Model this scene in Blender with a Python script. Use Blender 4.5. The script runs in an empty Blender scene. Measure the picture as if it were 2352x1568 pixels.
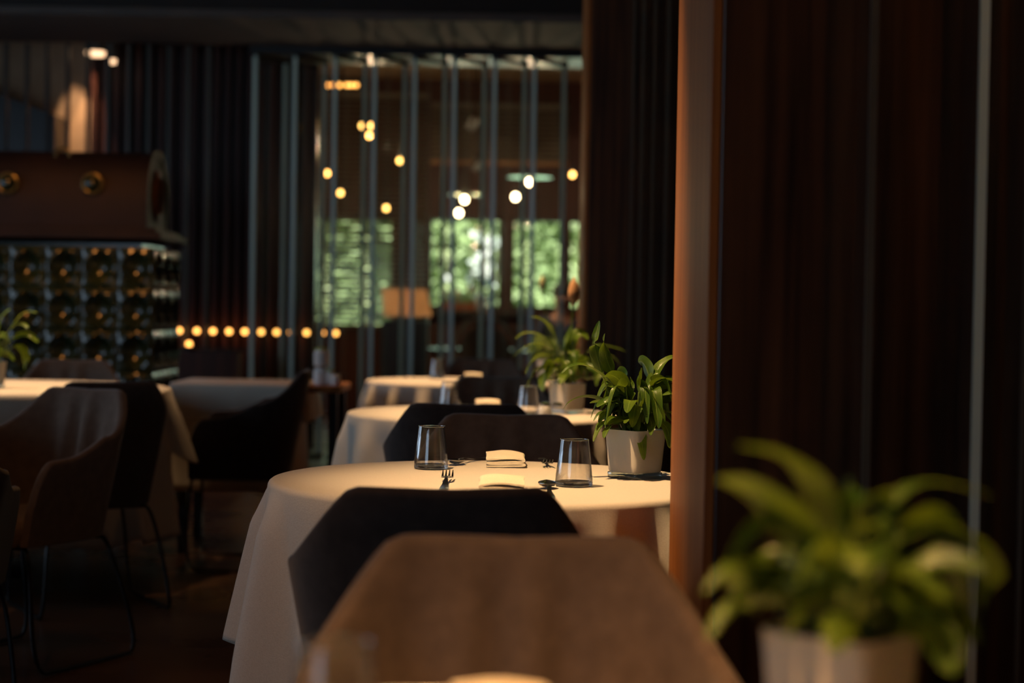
import bpy, math, random
from mathutils import Vector, Matrix, Euler
PI = math.pi
sc = bpy.context.scene
COL = sc.collection
R = random.Random(7)

# ------------------------------------------------------------------ camera
F = 4000.0; CXP, CYP = 1176.0, 784.0
CAMZ = 1.122
cam = bpy.data.cameras.new('camera'); camo = bpy.data.objects.new('camera', cam); COL.objects.link(camo)
cam.sensor_width = 36.0; cam.lens = F / 2352 * 36
CR = Matrix.Rotation(PI/2 - math.radians(1.13), 3, 'X') @ Matrix.Rotation(0.0165, 3, 'Z')
camo.matrix_world = Matrix.Translation((0, 0, CAMZ)) @ CR.to_4x4()
cam.dof.use_dof = True; cam.dof.focus_distance = 3.78; cam.dof.aperture_fstop = 2.5
cam.clip_start = 0.02; cam.clip_end = 200
sc.camera = camo
sc.view_settings.view_transform = 'Standard'; sc.view_settings.look = 'None'
sc.view_settings.exposure = 0.0; sc.view_settings.gamma = 1.0; sc.view_settings.use_curve_mapping = False
sc.cycles.transparent_max_bounces = 40
sc.cycles.max_bounces = 10
sc.cycles.caustics_reflective = False
sc.cycles.use_denoising = True
sc.cycles.sample_clamp_indirect = 4.0

def at(px, py, Y):
    """world point on the plane at distance Y that the survey pixel falls on"""
    d = CR @ Vector(((px - CXP) / F, -(py - CYP) / F, -1.0))
    return Vector((d.x * Y / d.y, Y, CAMZ + d.z * Y / d.y))

# ------------------------------------------------------------------ daylight
world = bpy.data.worlds.new('world'); sc.world = world; world.use_nodes = True
wn = world.node_tree.nodes; wn['Background'].inputs[0].default_value = (0.55, 0.75, 1.0, 1); wn['Background'].inputs[1].default_value = 1.0
sun = bpy.data.lights.new('sun', 'SUN'); sun.energy = 15.0; sun.angle = 0.01; sun.color = (1, 0.95, 0.85)
so = bpy.data.objects.new('sun', sun); COL.objects.link(so)
so.rotation_euler = Vector((-0.35, 0.62, -0.7)).to_track_quat('-Z', 'Y').to_euler()

def area(name, loc, direction, sx, sy, power, color):
    l = bpy.data.lights.new(name, 'AREA'); l.shape = 'RECTANGLE'; l.size = sx; l.size_y = sy; l.energy = power; l.color = color
    o = bpy.data.objects.new(name, l); COL.objects.link(o); o.location = loc
    o.rotation_euler = Vector(direction).to_track_quat('-Z', 'Z').to_euler(); return o
# daylight standing in the window openings of the left wall and of the far room
area('daylight_left_window', (-5.62, 5.65, 1.7), (1, 0.12, -0.10), 2.6, 1.7, 25, (0.58, 0.78, 1.0))
area('daylight_front_window', (-3.7, -2.12, 1.65), (0.22, 1, -0.06), 2.8, 1.7, 13, (0.56, 0.77, 1.0))
area('daylight_left_window_rear', (-5.62, 8.9, 1.7), (1, 0, -0.12), 2.0, 1.7, 10, (0.55, 0.75, 1.0))
area('daylight_far_window', (-0.3, 18.35, 1.62), (0, -1, -0.1), 3.0, 0.95, 26, (0.72, 0.95, 0.8))

def spot(name, loc, target, power, angle, blend, color, size=0.03):
    l = bpy.data.lights.new(name, 'SPOT'); l.energy = power; l.spot_size = math.radians(angle); l.spot_blend = blend
    l.color = color; l.shadow_soft_size = size
    o = bpy.data.objects.new(name, l); COL.objects.link(o); o.location = loc
    o.rotation_euler = (Vector(target) - Vector(loc)).to_track_quat('-Z', 'Y').to_euler(); return o
WARM = (1.0, 0.62, 0.30)
AMB = (1.0, 0.46, 0.16)
spot('warm_fill_aisle', (-1.25, 2.3, 3.25), (-0.9, 3.4, 0), 52, 75, 1.0, AMB, .05)  # added warm fill for the aisle side, not a known ceiling lamp
spot('warm_fill_aisle_rear', (-1.1, 5.2, 3.25), (-1.0, 5.6, 0), 12, 65, 1.0, AMB, .05)  # second added warm fill, further back, no fixture known
spot('warm_fill_left', (-2.6, 4.0, 3.25), (-2.4, 4.6, 0), 14, 75, 1.0, AMB, .05)  # added warm fill over the left seating, source invented
spot('stove_highlight_fill', (-2.0, 7.3, 3.2), (-2.5, 9.3, 1.25), 170, 46, 1.0, (1.0, 0.36, 0.08), .25)  # added orange source, put in to give the stove tiles warm highlights
spot('pier_fill', (0.95, 1.4, 3.25), (1.0, 2.72, 1.0), 14, 60, 1.0, AMB, .05)  # added fill that lifts the near pier's front face, no such lamp known
spot('ceiling_spot_table_two', (-0.62, 3.15, 3.15), (0.23, 3.66, 0.75), 455, 35, 1.0, (1.0, 0.64, 0.31))
spot('ceiling_spot_table_three', (-0.40, 5.6, 3.2), (0.10, 6.0, 0.78), 520, 38, 0.9, WARM)
spot('ceiling_spot_table_four', (-0.30, 8.5, 3.2), (-0.12, 8.5, 0.75), 380, 42, 0.8, WARM)
spot('ceiling_spot_table_near', (-0.25, 0.9, 3.2), (0.08, 1.42, 0.75), 430, 40, 1.0, (1.0, 0.53, 0.21))
spot('ceiling_spot_large_table', (-2.1, 7.0, 3.2), (-2.1, 7.15, 0.75), 420, 38, 0.8, WARM)
spot('ceiling_spot_side_table', (-1.2, 8.2, 3.2), (-1.2, 8.2, 0.0), 34, 62, 1.0, AMB)

# ------------------------------------------------------------------ materials
def mat(name): 
    m = bpy.data.materials.new(name); m.use_nodes = True
    nt = m.node_tree; return m, nt, nt.nodes['Principled BSDF']
def noise_mat(name, c1, c2, scale=(10, 10, 10), rough=0.6, bump=0.0, detail=4, rough2=None, metallic=0.0, sheen=0.0, bscale=None, spec=0.5, trans=0.0):
    m, nt, b = mat(name); N = nt.nodes; L = nt.links
    tc = N.new('ShaderNodeTexCoord'); mp = N.new('ShaderNodeMapping'); mp.inputs['Scale'].default_value = scale
    nz = N.new('ShaderNodeTexNoise'); nz.inputs['Scale'].default_value = 1.0; nz.inputs['Detail'].default_value = detail
    rp = N.new('ShaderNodeValToRGB'); rp.color_ramp.elements[0].position = 0.3; rp.color_ramp.elements[1].position = 0.7
    rp.color_ramp.elements[0].color = (*c1, 1); rp.color_ramp.elements[1].color = (*c2, 1)
    L.new(tc.outputs['Object'], mp.inputs['Vector']); L.new(mp.outputs[0], nz.inputs['Vector']); L.new(nz.outputs['Fac'], rp.inputs['Fac'])
    L.new(rp.outputs[0], b.inputs['Base Color'])
    b.inputs['Roughness'].default_value = rough; b.inputs['Metallic'].default_value = metallic
    b.inputs['Specular IOR Level'].default_value = spec
    if sheen: b.inputs['Sheen Weight'].default_value = sheen; b.inputs['Sheen Roughness'].default_value = 0.4
    if rough2 is not None:
        mr = N.new('ShaderNodeMapRange'); mr.inputs['To Min'].default_value = rough; mr.inputs['To Max'].default_value = rough2
        L.new(nz.outputs['Fac'], mr.inputs['Value']); L.new(mr.outputs[0], b.inputs['Roughness'])
    if bump:
        nb = N.new('ShaderNodeTexNoise'); nb.inputs['Scale'].default_value = bscale or 60; nb.inputs['Detail'].default_value = 3
        L.new(tc.outputs['Object'], nb.inputs['Vector'])
        bp = N.new('ShaderNodeBump'); bp.inputs['Strength'].default_value = bump; bp.inputs['Distance'].default_value = 0.002
        L.new(nb.outputs['Fac'], bp.inputs['Height']); L.new(bp.outputs[0], b.inputs['Normal'])
    return m
def emit_mat(name, col, strength):
    m, nt, b = mat(name); b.inputs['Base Color'].default_value = (*col, 1)
    b.inputs['Emission Color'].default_value = (*col, 1); b.inputs['Emission Strength'].default_value = strength; return m
def sheet_glass(name, tint=(0.93, 0.97, 0.95), base=0.03, grow=0.8, power=4.5):
    m = bpy.data.materials.new(name); m.use_nodes = True; nt = m.node_tree; N = nt.nodes; L = nt.links
    N.remove(N['Principled BSDF']); out = N['Material Output']
    tr = N.new('ShaderNodeBsdfTransparent'); tr.inputs[0].default_value = (*tint, 1)
    gl = N.new('ShaderNodeBsdfGlossy'); gl.inputs['Roughness'].default_value = 0.02
    lw = N.new('ShaderNodeLayerWeight'); lw.inputs['Blend'].default_value = 0.5
    pw = N.new('ShaderNodeMath'); pw.operation = 'POWER'; pw.inputs[1].default_value = power
    ml = N.new('ShaderNodeMath'); ml.operation = 'MULTIPLY_ADD'; ml.inputs[1].default_value = grow; ml.inputs[2].default_value = base
    mx = N.new('ShaderNodeMixShader')
    L.new(lw.outputs['Facing'], pw.inputs[0]); L.new(pw.outputs[0], ml.inputs[0]); L.new(ml.outputs[0], mx.inputs[0])
    L.new(tr.outputs[0], mx.inputs[1]); L.new(gl.outputs[0], mx.inputs[2]); L.new(mx.outputs[0], out.inputs[0]); return m

M = {}
M['wood'] = noise_mat('walnut_panelling', (0.024, 0.0090, 0.0045), (0.120, 0.048, 0.019), (38, 38, 1.3), 0.36, 0.15, 6, bscale=90)
M['oak'] = noise_mat('oak_edge_board', (0.24, 0.070, 0.015), (0.40, 0.150, 0.036), (60, 60, 1.5), 0.55, 0.1, 6, bscale=90, spec=0.25)
M['slat'] = noise_mat('dark_slat_wood', (0.040, 0.009, 0.004), (0.11, 0.026, 0.009), (20, 20, 1.2), 0.5, 0.1, 5)
M['ceil'] = noise_mat('dark_plaster_ceiling', (0.10, 0.078, 0.068), (0.12, 0.092, 0.08), (4, 4, 4), 0.8)
M['blackceil'] = noise_mat('black_ceiling_band', (0.02, 0.015, 0.012), (0.028, 0.02, 0.017), (4, 4, 4), 0.8)
M['plaster'] = noise_mat('cream_plaster', (0.46, 0.30, 0.18), (0.54, 0.36, 0.22), (6, 6, 6), 0.85, 0.2)
M['darkplaster'] = noise_mat('grey_plaster', (0.06, 0.05, 0.045), (0.08, 0.07, 0.06), (6, 6, 6), 0.85)
M['floor'] = noise_mat('polished_dark_stone', (0.034, 0.015, 0.009), (0.11, 0.055, 0.028), (1.6, 1.6, 1.6), 0.16, 0.05, 7, rough2=0.42, bscale=8)
M['cloth'] = noise_mat('ivory_linen', (0.70, 0.62, 0.52), (0.76, 0.68, 0.58), (260, 260, 260), 0.85, 0.45, 2, bscale=520, sheen=0.15, spec=0.2)
M['napkin'] = noise_mat('cream_napkin', (0.78, 0.68, 0.52), (0.84, 0.74, 0.58), (300, 300, 300), 0.85, 0.35, 2, bscale=600, spec=0.2)
M['fab_brown'] = noise_mat('taupe_wool_upholstery', (0.15, 0.105, 0.08), (0.20, 0.14, 0.105), (35, 35, 35), 0.9, 0.5, 5, bscale=420, sheen=0.35, spec=0.2)
M['fab_dark'] = noise_mat('charcoal_wool_upholstery', (0.050, 0.038, 0.033), (0.075, 0.056, 0.048), (35, 35, 35), 0.9, 0.5, 5, bscale=420, sheen=0.35, spec=0.2)
M['wire'] = noise_mat('black_steel_rod', (0.012, 0.012, 0.013), (0.02, 0.02, 0.02), (20, 20, 20), 0.4, metallic=0.6)
M['black'] = noise_mat('black_lacquer', (0.012, 0.010, 0.010), (0.02, 0.016, 0.015), (8, 8, 8), 0.35)
M['steel'] = noise_mat('polished_steel', (0.72, 0.70, 0.67), (0.8, 0.78, 0.75), (9, 9, 9), 0.17, metallic=1.0)
M['pot'] = noise_mat('frosted_cream_glass', (0.80, 0.72, 0.60), (0.86, 0.78, 0.66), (5, 5, 5), 0.16, spec=0.6)
M['soil'] = noise_mat('potting_soil', (0.012, 0.008, 0.005), (0.04, 0.025, 0.015), (90, 90, 90), 0.95, 0.8)
M['glassedge'] = noise_mat('cut_glass_edge', (0.78, 0.88, 0.70), (0.88, 0.96, 0.80), (3, 3, 1), 0.25, spec=0.8)
M['dimedge'] = noise_mat('dim_glass_edge', (0.10, 0.085, 0.065), (0.14, 0.12, 0.09), (3, 3, 1), 0.3)  # darkened copy of the cut glass edge, weaker light put into the colour
M['shade'] = noise_mat('brushed_sage_metal', (0.30, 0.36, 0.24), (0.36, 0.42, 0.30), (9, 9, 9), 0.22, metallic=0.9)
M['sheet'] = sheet_glass('clear_sheet_glass')
M['tumbler'] = sheet_glass('thin_tumbler_glass', (0.985, 0.985, 0.98), 0.085, 0.9, 2.2)
m, nt, b = mat('solid_glass'); b.inputs['Base Color'].default_value = (0.95, 0.98, 0.97, 1); b.inputs['Roughness'].default_value = 0.02
b.inputs['Transmission Weight'].default_value = 1.0; b.inputs['IOR'].default_value = 1.45; M['solid'] = m
M['footglass'] = sheet_glass('clear_pot_foot', (0.80, 0.86, 0.84), 0.16, 0.75, 1.6)
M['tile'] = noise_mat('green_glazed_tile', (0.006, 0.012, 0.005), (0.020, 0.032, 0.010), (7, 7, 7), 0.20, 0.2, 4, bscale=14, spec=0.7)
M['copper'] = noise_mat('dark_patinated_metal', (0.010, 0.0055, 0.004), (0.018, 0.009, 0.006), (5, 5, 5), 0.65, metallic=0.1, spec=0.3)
M['brass'] = noise_mat('aged_brass', (0.10, 0.085, 0.03), (0.18, 0.14, 0.05), (12, 12, 12), 0.35, metallic=0.7)
M['blind'] = noise_mat('taupe_blind_slat', (0.24, 0.21, 0.17), (0.29, 0.25, 0.20), (3, 3, 3), 0.55)
M['orange'] = noise_mat('honey_wood_board', (0.60, 0.30, 0.12), (0.70, 0.37, 0.16), (2, 30, 30), 0.45)
M['terracotta'] = noise_mat('terracotta', (0.36, 0.12, 0.06), (0.45, 0.17, 0.08), (12, 12, 12), 0.8)
M['frame'] = noise_mat('dark_window_frame', (0.02, 0.018, 0.014), (0.03, 0.025, 0.02), (4, 4, 4), 0.5)
M['hedge'] = noise_mat('hedge_foliage', (0.22, 0.30, 0.11), (0.50, 0.56, 0.30), (3.2, 3.2, 3.2), 0.6, detail=8)
M['grass'] = noise_mat('lawn', (0.10, 0.22, 0.05), (0.2, 0.34, 0.09), (2, 2, 2), 0.9)
M['white'] = noise_mat('white_petal', (0.8, 0.8, 0.78), (0.9, 0.9, 0.88), (12, 12, 12), 0.6)
M['white_ceramic'] = noise_mat('white_ceramic', (0.75, 0.74, 0.70), (0.8, 0.79, 0.75), (5, 5, 5), 0.25)
M['lime'] = noise_mat('lime_green', (0.36, 0.46, 0.06), (0.44, 0.55, 0.10), (5, 5, 5), 0.5)
M['bark'] = noise_mat('bark', (0.08, 0.05, 0.03), (0.13, 0.09, 0.06), (14, 14, 4), 0.9)
M['bulb_amber'] = emit_mat('amber_bulb_glow', (1.0, 0.50, 0.12), 9)
M['bulb_row'] = emit_mat('small_lamp_glow', (1.0, 0.42, 0.09), 5.5)
M['bulb_white'] = emit_mat('warm_white_bulb_glow', (1.0, 0.72, 0.42), 22)
M['lampglow'] = emit_mat('downlight_lens_glow', (1.0, 0.62, 0.35), 2.2)
M['skin'] = noise_mat('skin', (0.45, 0.24, 0.17), (0.5, 0.28, 0.2), (20, 20, 20), 0.6)
M['hair'] = noise_mat('dark_hair', (0.015, 0.012, 0.01), (0.03, 0.022, 0.018), (60, 60, 60), 0.6)
M['navy'] = noise_mat('navy_shirt', (0.02, 0.03, 0.07), (0.035, 0.05, 0.10), (30, 30, 30), 0.85)
M['spathe'] = noise_mat('pale_spathe', (0.72, 0.70, 0.30), (0.82, 0.80, 0.45), (30, 30, 30), 0.5)
M['spathe_dry'] = noise_mat('withered_spathe', (0.55, 0.28, 0.13), (0.70, 0.42, 0.22), (30, 30, 30), 0.6)

def leaf_material():
    m, nt, b = mat('glossy_lily_leaf'); N = nt.nodes; L = nt.links
    uv = N.new('ShaderNodeUVMap'); sep = N.new('ShaderNodeSeparateXYZ'); L.new(uv.outputs[0], sep.inputs[0])
    # side veins sweep from the midrib towards the tip
    a = N.new('ShaderNodeMath'); a.operation = 'SUBTRACT'; a.inputs[1].default_value = 0.5; L.new(sep.outputs[0], a.inputs[0])
    ab = N.new('ShaderNodeMath'); ab.operation = 'ABSOLUTE'; L.new(a.outputs[0], ab.inputs[0])
    v = N.new('ShaderNodeMath'); v.operation = 'MULTIPLY_ADD'; v.inputs[1].default_value = -1.1; L.new(ab.outputs[0], v.inputs[0]); L.new(sep.outputs[1], v.inputs[2])
    s = N.new('ShaderNodeMath'); s.operation = 'MULTIPLY'; s.inputs[1].default_value = 75; L.new(v.outputs[0], s.inputs[0])
    sn = N.new('ShaderNodeMath'); sn.operation = 'SINE'; L.new(s.outputs[0], sn.inputs[0])
    tc = N.new('ShaderNodeTexCoord'); nz = N.new('ShaderNodeTexNoise'); nz.inputs['Scale'].default_value = 22; nz.inputs['Detail'].default_value = 3
    L.new(tc.outputs['Object'], nz.inputs['Vector'])
    rp = N.new('ShaderNodeValToRGB'); rp.color_ramp.elements[0].position = 0.32; rp.color_ramp.elements[1].position = 0.72
    rp.color_ramp.elements[0].color = (0.022, 0.070, 0.008, 1); rp.color_ramp.elements[1].color = (0.13, 0.20, 0.02, 1)
    L.new(nz.outputs['Fac'], rp.inputs['Fac'])
    # pale midrib
    lt = N.new('ShaderNodeMath'); lt.operation = 'LESS_THAN'; lt.inputs[1].default_value = 0.035; L.new(ab.outputs[0], lt.inputs[0])
    mf = N.new('ShaderNodeMath'); mf.operation = 'MULTIPLY'; mf.inputs[1].default_value = 0.5; L.new(lt.outputs[0], mf.inputs[0])
    mx = N.new('ShaderNodeMixRGB'); mx.inputs[2].default_value = (0.32, 0.40, 0.10, 1)
    L.new(mf.outputs[0], mx.inputs[0]); L.new(rp.outputs[0], mx.inputs[1]); L.new(mx.outputs[0], b.inputs['Base Color'])
    b.inputs['Roughness'].default_value = 0.28
    bp = N.new('ShaderNodeBump'); bp.inputs['Strength'].default_value = 0.35; bp.inputs['Distance'].default_value = 0.0015
    L.new(sn.outputs[0], bp.inputs['Height']); L.new(bp.outputs[0], b.inputs['Normal'])
    out = N['Material Output']; tl = N.new('ShaderNodeBsdfTranslucent'); tl.inputs[0].default_value = (0.26, 0.38, 0.02, 1)
    ms = N.new('ShaderNodeMixShader'); ms.inputs[0].default_value = 0.22
    L.new(b.outputs[0], ms.inputs[1]); L.new(tl.outputs[0], ms.inputs[2]); L.new(ms.outputs[0], out.inputs[0]); return m
M['leaf'] = leaf_material()

# ------------------------------------------------------------------ mesh kit
class MB:
    def __init__(s): s.v = []; s.f = []; s.uv = {}
    def add(s, vs, fs):
        o = len(s.v); s.v += [tuple(v) for v in vs]; s.f += [tuple(i + o for i in f) for f in fs]; return o
    def box(s, c, d, rot=None):
        x, y, z = d[0]/2, d[1]/2, d[2]/2
        vs = [Vector((a, b_, e)) for a in (-x, x) for b_ in (-y, y) for e in (-z, z)]
        if rot is not None: vs = [rot @ v for v in vs]
        return s.add([v + Vector(c) for v in vs], [(0,1,3,2),(4,6,7,5),(0,4,5,1),(2,3,7,6),(0,2,6,4),(1,5,7,3)])
    def rings(s, rings, closed=True, cap0=True, cap1=True, loop=False):
        n = len(rings[0]); vs = [v for r in rings for v in r]; fs = []
        K = len(rings)
        for k in range(K if loop else K - 1):
            k2 = (k + 1) % K
            for i in range(n if closed else n - 1):
                j = (i + 1) % n
                fs.append((k*n+i, k*n+j, k2*n+j, k2*n+i))
        if not loop and closed:
            if cap0: fs.append(tuple(range(n-1, -1, -1)))
            if cap1: fs.append(tuple((K-1)*n + i for i in range(n)))
        return s.add(vs, fs)
    def lathe(s, prof, c=(0,0,0), n=48, cap0=True, cap1=True):
        rs = [[(c[0]+r*math.cos(2*PI*i/n), c[1]+r*math.sin(2*PI*i/n), c[2]+z) for i in range(n)] for r, z in prof]
        return s.rings(rs, True, cap0, cap1)
    def tube(s, pts, rad, n=10):
        pts = [Vector(p) for p in pts]; rs = []
        up = Vector((0.13, 0.37, 0.92))
        for i, p in enumerate(pts):
            t = (pts[min(i+1, len(pts)-1)] - pts[max(i-1, 0)]).normalized()
            a = t.cross(up); 
            if a.length < 1e-3: a = t.cross(Vector((1, 0, 0)))
            a.normalize(); b_ = t.cross(a); r = rad[i] if isinstance(rad, (list, tuple)) else rad
            rs.append([p + (a*math.cos(2*PI*k/n) + b_*math.sin(2*PI*k/n))*r for k in range(n)])
        return s.rings(rs)
    def ball(s, c, r, n=16, m=10, sz=1.0):
        rs = [[(c[0]+r*math.sin(PI*k/m)*math.cos(2*PI*i/n), c[1]+r*math.sin(PI*k/m)*math.sin(2*PI*i/n), c[2]-r*sz*math.cos(PI*k/m)) for i in range(n)] for k in range(1, m)]
        return s.rings(rs)
    def build(s, name, m, parent=None, smooth=True, angle=40, bevel=0.0, sub=0):
        me = bpy.data.meshes.new(name); me.from_pydata(s.v, [], s.f); me.update()
        if s.uv:
            ul = me.uv_layers.new(name='uv')
            for poly in me.polygons:
                for li in poly.loop_indices:
                    ul.data[li].uv = s.uv.get(me.loops[li].vertex_index, (0.5, 0.5))
        me.materials.append(m)
        o = bpy.data.objects.new(name, me); COL.objects.link(o)
        if parent: o.parent = parent
        if smooth:
            for p in me.polygons: p.use_smooth = True
            try: me.set_sharp_from_angle(angle=math.radians(angle))
            except Exception: pass
        if bevel:
            md = o.modifiers.new('bevel', 'BEVEL'); md.width = bevel; md.segments = 2; md.limit_method = 'ANGLE'
        return o
def tag(o, label, cat, group=None, kind=None):
    if label: o['label'] = label
    if cat: o['category'] = cat
    if group: o['group'] = group
    if kind: o['kind'] = kind
    return o
def thing(name, loc, rz, label, cat, group=None):
    o = bpy.data.objects.new(name, None); COL.objects.link(o); o.location = loc; o.rotation_euler = (0, 0, rz)
    o.empty_display_size = 0.1
    return tag(o, label, cat, group)
def copy_tree(o, parent=None):
    c = o.copy(); COL.objects.link(c); c.parent = parent
    for ch in list(o.children): copy_tree(ch, c)
    return c
def clone(src, loc, rz, label, group=None):
    c = copy_tree(src); c.location = loc; c.rotation_euler = (0, 0, rz); c['label'] = label
    if group: c['group'] = group
    return c
def struct(name, b_, m, bevel=0.0, label=None):
    o = b_.build(name, m, smooth=False, bevel=bevel); o['kind'] = 'structure'
    if label: o['label'] = label
    return o
def boxes(*bs):
    b_ = MB()
    for lo, hi in bs: b_.box([(lo[i]+hi[i])/2 for i in range(3)], [abs(hi[i]-lo[i]) for i in range(3)])
    return b_
def subdivided_smooth(pts, it=2, closed=False):
    for _ in range(it):
        q = [pts[0]]
        for a, b_ in zip(pts, pts[1:]): q += [Vector(a)*0.75 + Vector(b_)*0.25, Vector(a)*0.25 + Vector(b_)*0.75]
        q.append(pts[-1]); pts = q
    return [Vector(p) for p in pts]

# ------------------------------------------------------------------ room shell
CEIL = 3.30
struct('floor', boxes(((-5.6, -2.0, -0.1), (1.9, 18.2, 0.0))), M['floor'])
struct('ceiling', boxes(((-5.6, -2.0, CEIL), (1.9, 12.45, CEIL+0.3))), M['blackceil'])
struct('ceiling_far_room', boxes(((-5.6, 12.4, 3.45), (1.9, 18.2, 3.55))), M['plaster'])
# hanging bulkhead above the glass partition
struct('trim_1', boxes(((-5.6, 11.2, 2.95), (1.6, 12.42, CEIL))), M['ceil'])
struct('trim_2', boxes(((-5.6, 11.15, 3.00), (1.6, 11.2, CEIL))), M['blackceil'])
struct('trim_3', boxes(((-1.9, 12.42, 2.90), (0.55, 12.95, 3.45))), M['black'])
# left wall with two daylight windows beyond the frame
struct('wall_left', boxes(((-5.6, -2, 0), (-5.5, 4.35, CEIL)), ((-5.6, 6.95, 0), (-5.5, 7.9, CEIL)), ((-5.6, 9.9, 0), (-5.5, 18.2, 3.5)),
                          *[q for a_, c_ in ((4.35, 6.95), (7.9, 9.9)) for q in (((-5.6, a_, 0), (-5.5, c_, .8)), ((-5.6, a_, 2.6), (-5.5, c_, CEIL)))]), M['darkplaster'])
struct('wall_behind', boxes(((-5.6, -2.1, 0), (-5.15, -2.0, CEIL)), ((-2.25, -2.1, 0), (1.9, -2.0, CEIL)), ((-5.15, -2.1, 0), (-2.25, -2.0, .75)), ((-5.15, -2.1, 2.55), (-2.25, -2.0, CEIL))), M['darkplaster'])
struct('wall_right', boxes(((1.8, -2.0, 0), (1.9, 18.2, 3.5))), M['wood'])
# walnut piers of the right side: camera-facing panels with pale oak edge boards
PX = 0.317
def pier(n, y0, y1, x1):
    struct('wall_pier_%s' % n, boxes(((PX+0.004, y0, 0), (x1, y1, CEIL))), M['wood'], 0.003)
    struct('trim_pier_%s' % n, boxes(((PX-0.012, y0+0.006, 0), (PX+0.004, y1, CEIL))), M['oak'], 0.002)
pier('near', 2.72, 3.30, 1.8)
pier('far', 7.50, 8.15, 1.8)
# back wall: plaster on the left, walnut slats to its right, far room beyond the glass
struct('wall_back', boxes(((-5.5, 13.4, 0), (-3.25, 13.5, 3.5))), M['plaster'])
SX0, SX1 = -3.25, -1.52
struct('wall_back_slatted', boxes(((SX0, 13.4, 0), (SX1, 13.5, 3.5))), M['black'])
b_ = MB(); x = SX0 + 0.03
while x < SX1 - 0.02:
    b_.box((x, 13.36, 1.55), (0.045, 0.075, 3.1)); x += 0.085
slats = tag(b_.build('slat_cladding', M['slat'], smooth=False), 'dark walnut vertical slats covering the rear wall behind the lamp row', 'wall cladding')
struct('wall_return', boxes(((-2.9, 13.5, 0), (-2.8, 18.0, 3.5))), M['slat'])
# sloping stair soffit behind the rods, top left
p0, p1, p2 = at(-60, 195, 13.2), at(135, 268, 13.2), at(135, 350, 13.2)
b_ = MB(); 
b_.rings([[(p0.x, y, p0.z), (p1.x, y, p1.z), (p1.x, y, p2.z - .25), (p0.x, y, p2.z - .25)] for y in (13.1, 13.39)])
struct('trim_stair_side', b_, M['black'])

# far room window wall with openings
WY = 18.0
zt = at(1100, 500, WY).z; zb = at(1100, 708, WY).z
def wx(px): return at(px, 600, WY).x
ops = [(wx(722), wx(903), at(800, 750, WY).z), (wx(984), wx(1152), zb), (wx(1174), wx(1297), zb), (wx(1304), wx(1400), zb)]
b_ = MB(); x0 = -2.9
segs = []
for a, c, s in ops:
    segs.append(((x0, WY, 0), (a, WY+.12, 3.5))); segs.append(((a, WY, 0), (c, WY+.12, s))); segs.append(((a, WY, zt), (c, WY+.12, 3.5))); x0 = c
segs.append(((x0, WY, 0), (1.9, WY+.12, 3.5)))
struct('wall_far', boxes(*segs), M['slat'])
for k, (a, c, s) in enumerate(ops):
    w = MB(); t = 0.03
    for lo, hi in (((a, s), (a+t, zt)), ((c-t, s), (c, zt)), ((a, s), (c, s+t)), ((a, zt-t), (c, zt))):
        w.box(((lo[0]+hi[0])/2, WY+.05, (lo[1]+hi[1])/2), (hi[0]-lo[0], .07, hi[1]-lo[1]))
    wo = struct('window_%d' % (k+1), w, M['frame'])
    g = MB(); g.box(((a+c)/2, WY+.06, (s+zt)/2), (c-a-2*t, .006, zt-s-2*t)); g.build('pane', M['sheet'], wo, smooth=False)

# ------------------------------------------------------------------ outdoors
struct('ground', boxes(((-14, 18.2, -0.15), (14, 40, -0.05))), M['grass'])
b_ = MB(); rr = random.Random(3)
nx, nz_ = 90, 40
vs = []
for j in range(nz_+1):
    for i in range(nx+1):
        X = -7 + 14*i/nx; Z = -0.05 + 3.6*j/nz_
        vs.append((X, 22.0 + 0.35*math.sin(X*2.1+Z)*math.cos(Z*2.7) + rr.uniform(-.16, .16) + 0.25*Z*0, Z))
fs = [(j*(nx+1)+i, j*(nx+1)+i+1, (j+1)*(nx+1)+i+1, (j+1)*(nx+1)+i) for j in range(nz_) for i in range(nx)]
b_.add(vs, fs)
for k in range(5200):
    X = rr.uniform(-5, 5); Z = rr.uniform(0.3, 3.5); c = Vector((X, 21.55 + rr.uniform(-.15, .3), Z))
    rot = Euler((rr.uniform(-1.2, 1.2), rr.uniform(-1, 1), rr.uniform(-3, 3))).to_matrix(); s_ = rr.uniform(.05, .11)
    b_.add([c + rot @ Vector(q) * s_ for q in ((-1, 0, 0), (0, .35, .5), (1, 0, 0), (0, .35, -.5))], [(0, 1, 2, 3)])
tag(b_.build('hedge', M['hedge'], smooth=False), 'tall sunlit green hedge outside beyond the far windows', 'hedge', kind='stuff')
# shrub in white blossom
c0 = at(1100, 640, 20.2); sh = thing('flowering_shrub', (c0.x, 20.2, -0.05), 0, 'shrub with white blossoms seen through the middle far window', 'shrub')
b_ = MB()
for k in range(9):
    a = rr.uniform(-.5, .5); b_.tube([(0, 0, 0), (a*.3, rr.uniform(-.1, .1), .6), (a*.8, rr.uniform(-.3, .3), 1.2), (a*1.1, rr.uniform(-.3, .3), 1.9)], [.03, .02, .014, .006], 6)
b_.build('branches', M['bark'], sh)
b_ = MB()
for px, py, r in ((1082,538,.035),(1100,546,.05),(1140,548,.03),(1128,566,.05),(1120,580,.055),(1113,592,.05),(1092,604,.06),(1100,616,.06),(1122,612,.05),(1086,624,.045),(1116,634,.055),(1080,640,.04),(1106,650,.05),(1025,640,.035),(1120,658,.05)):
    p = at(px, py, 20.2) - sh.location
    for q in range(7):
        b_.ball((p.x + rr.gauss(0, r*.7), rr.uniform(-.15, .15), p.z + rr.gauss(0, r*.7)), r*.55, 8, 6)
b_.build('blossoms', M['white'], sh)
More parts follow.
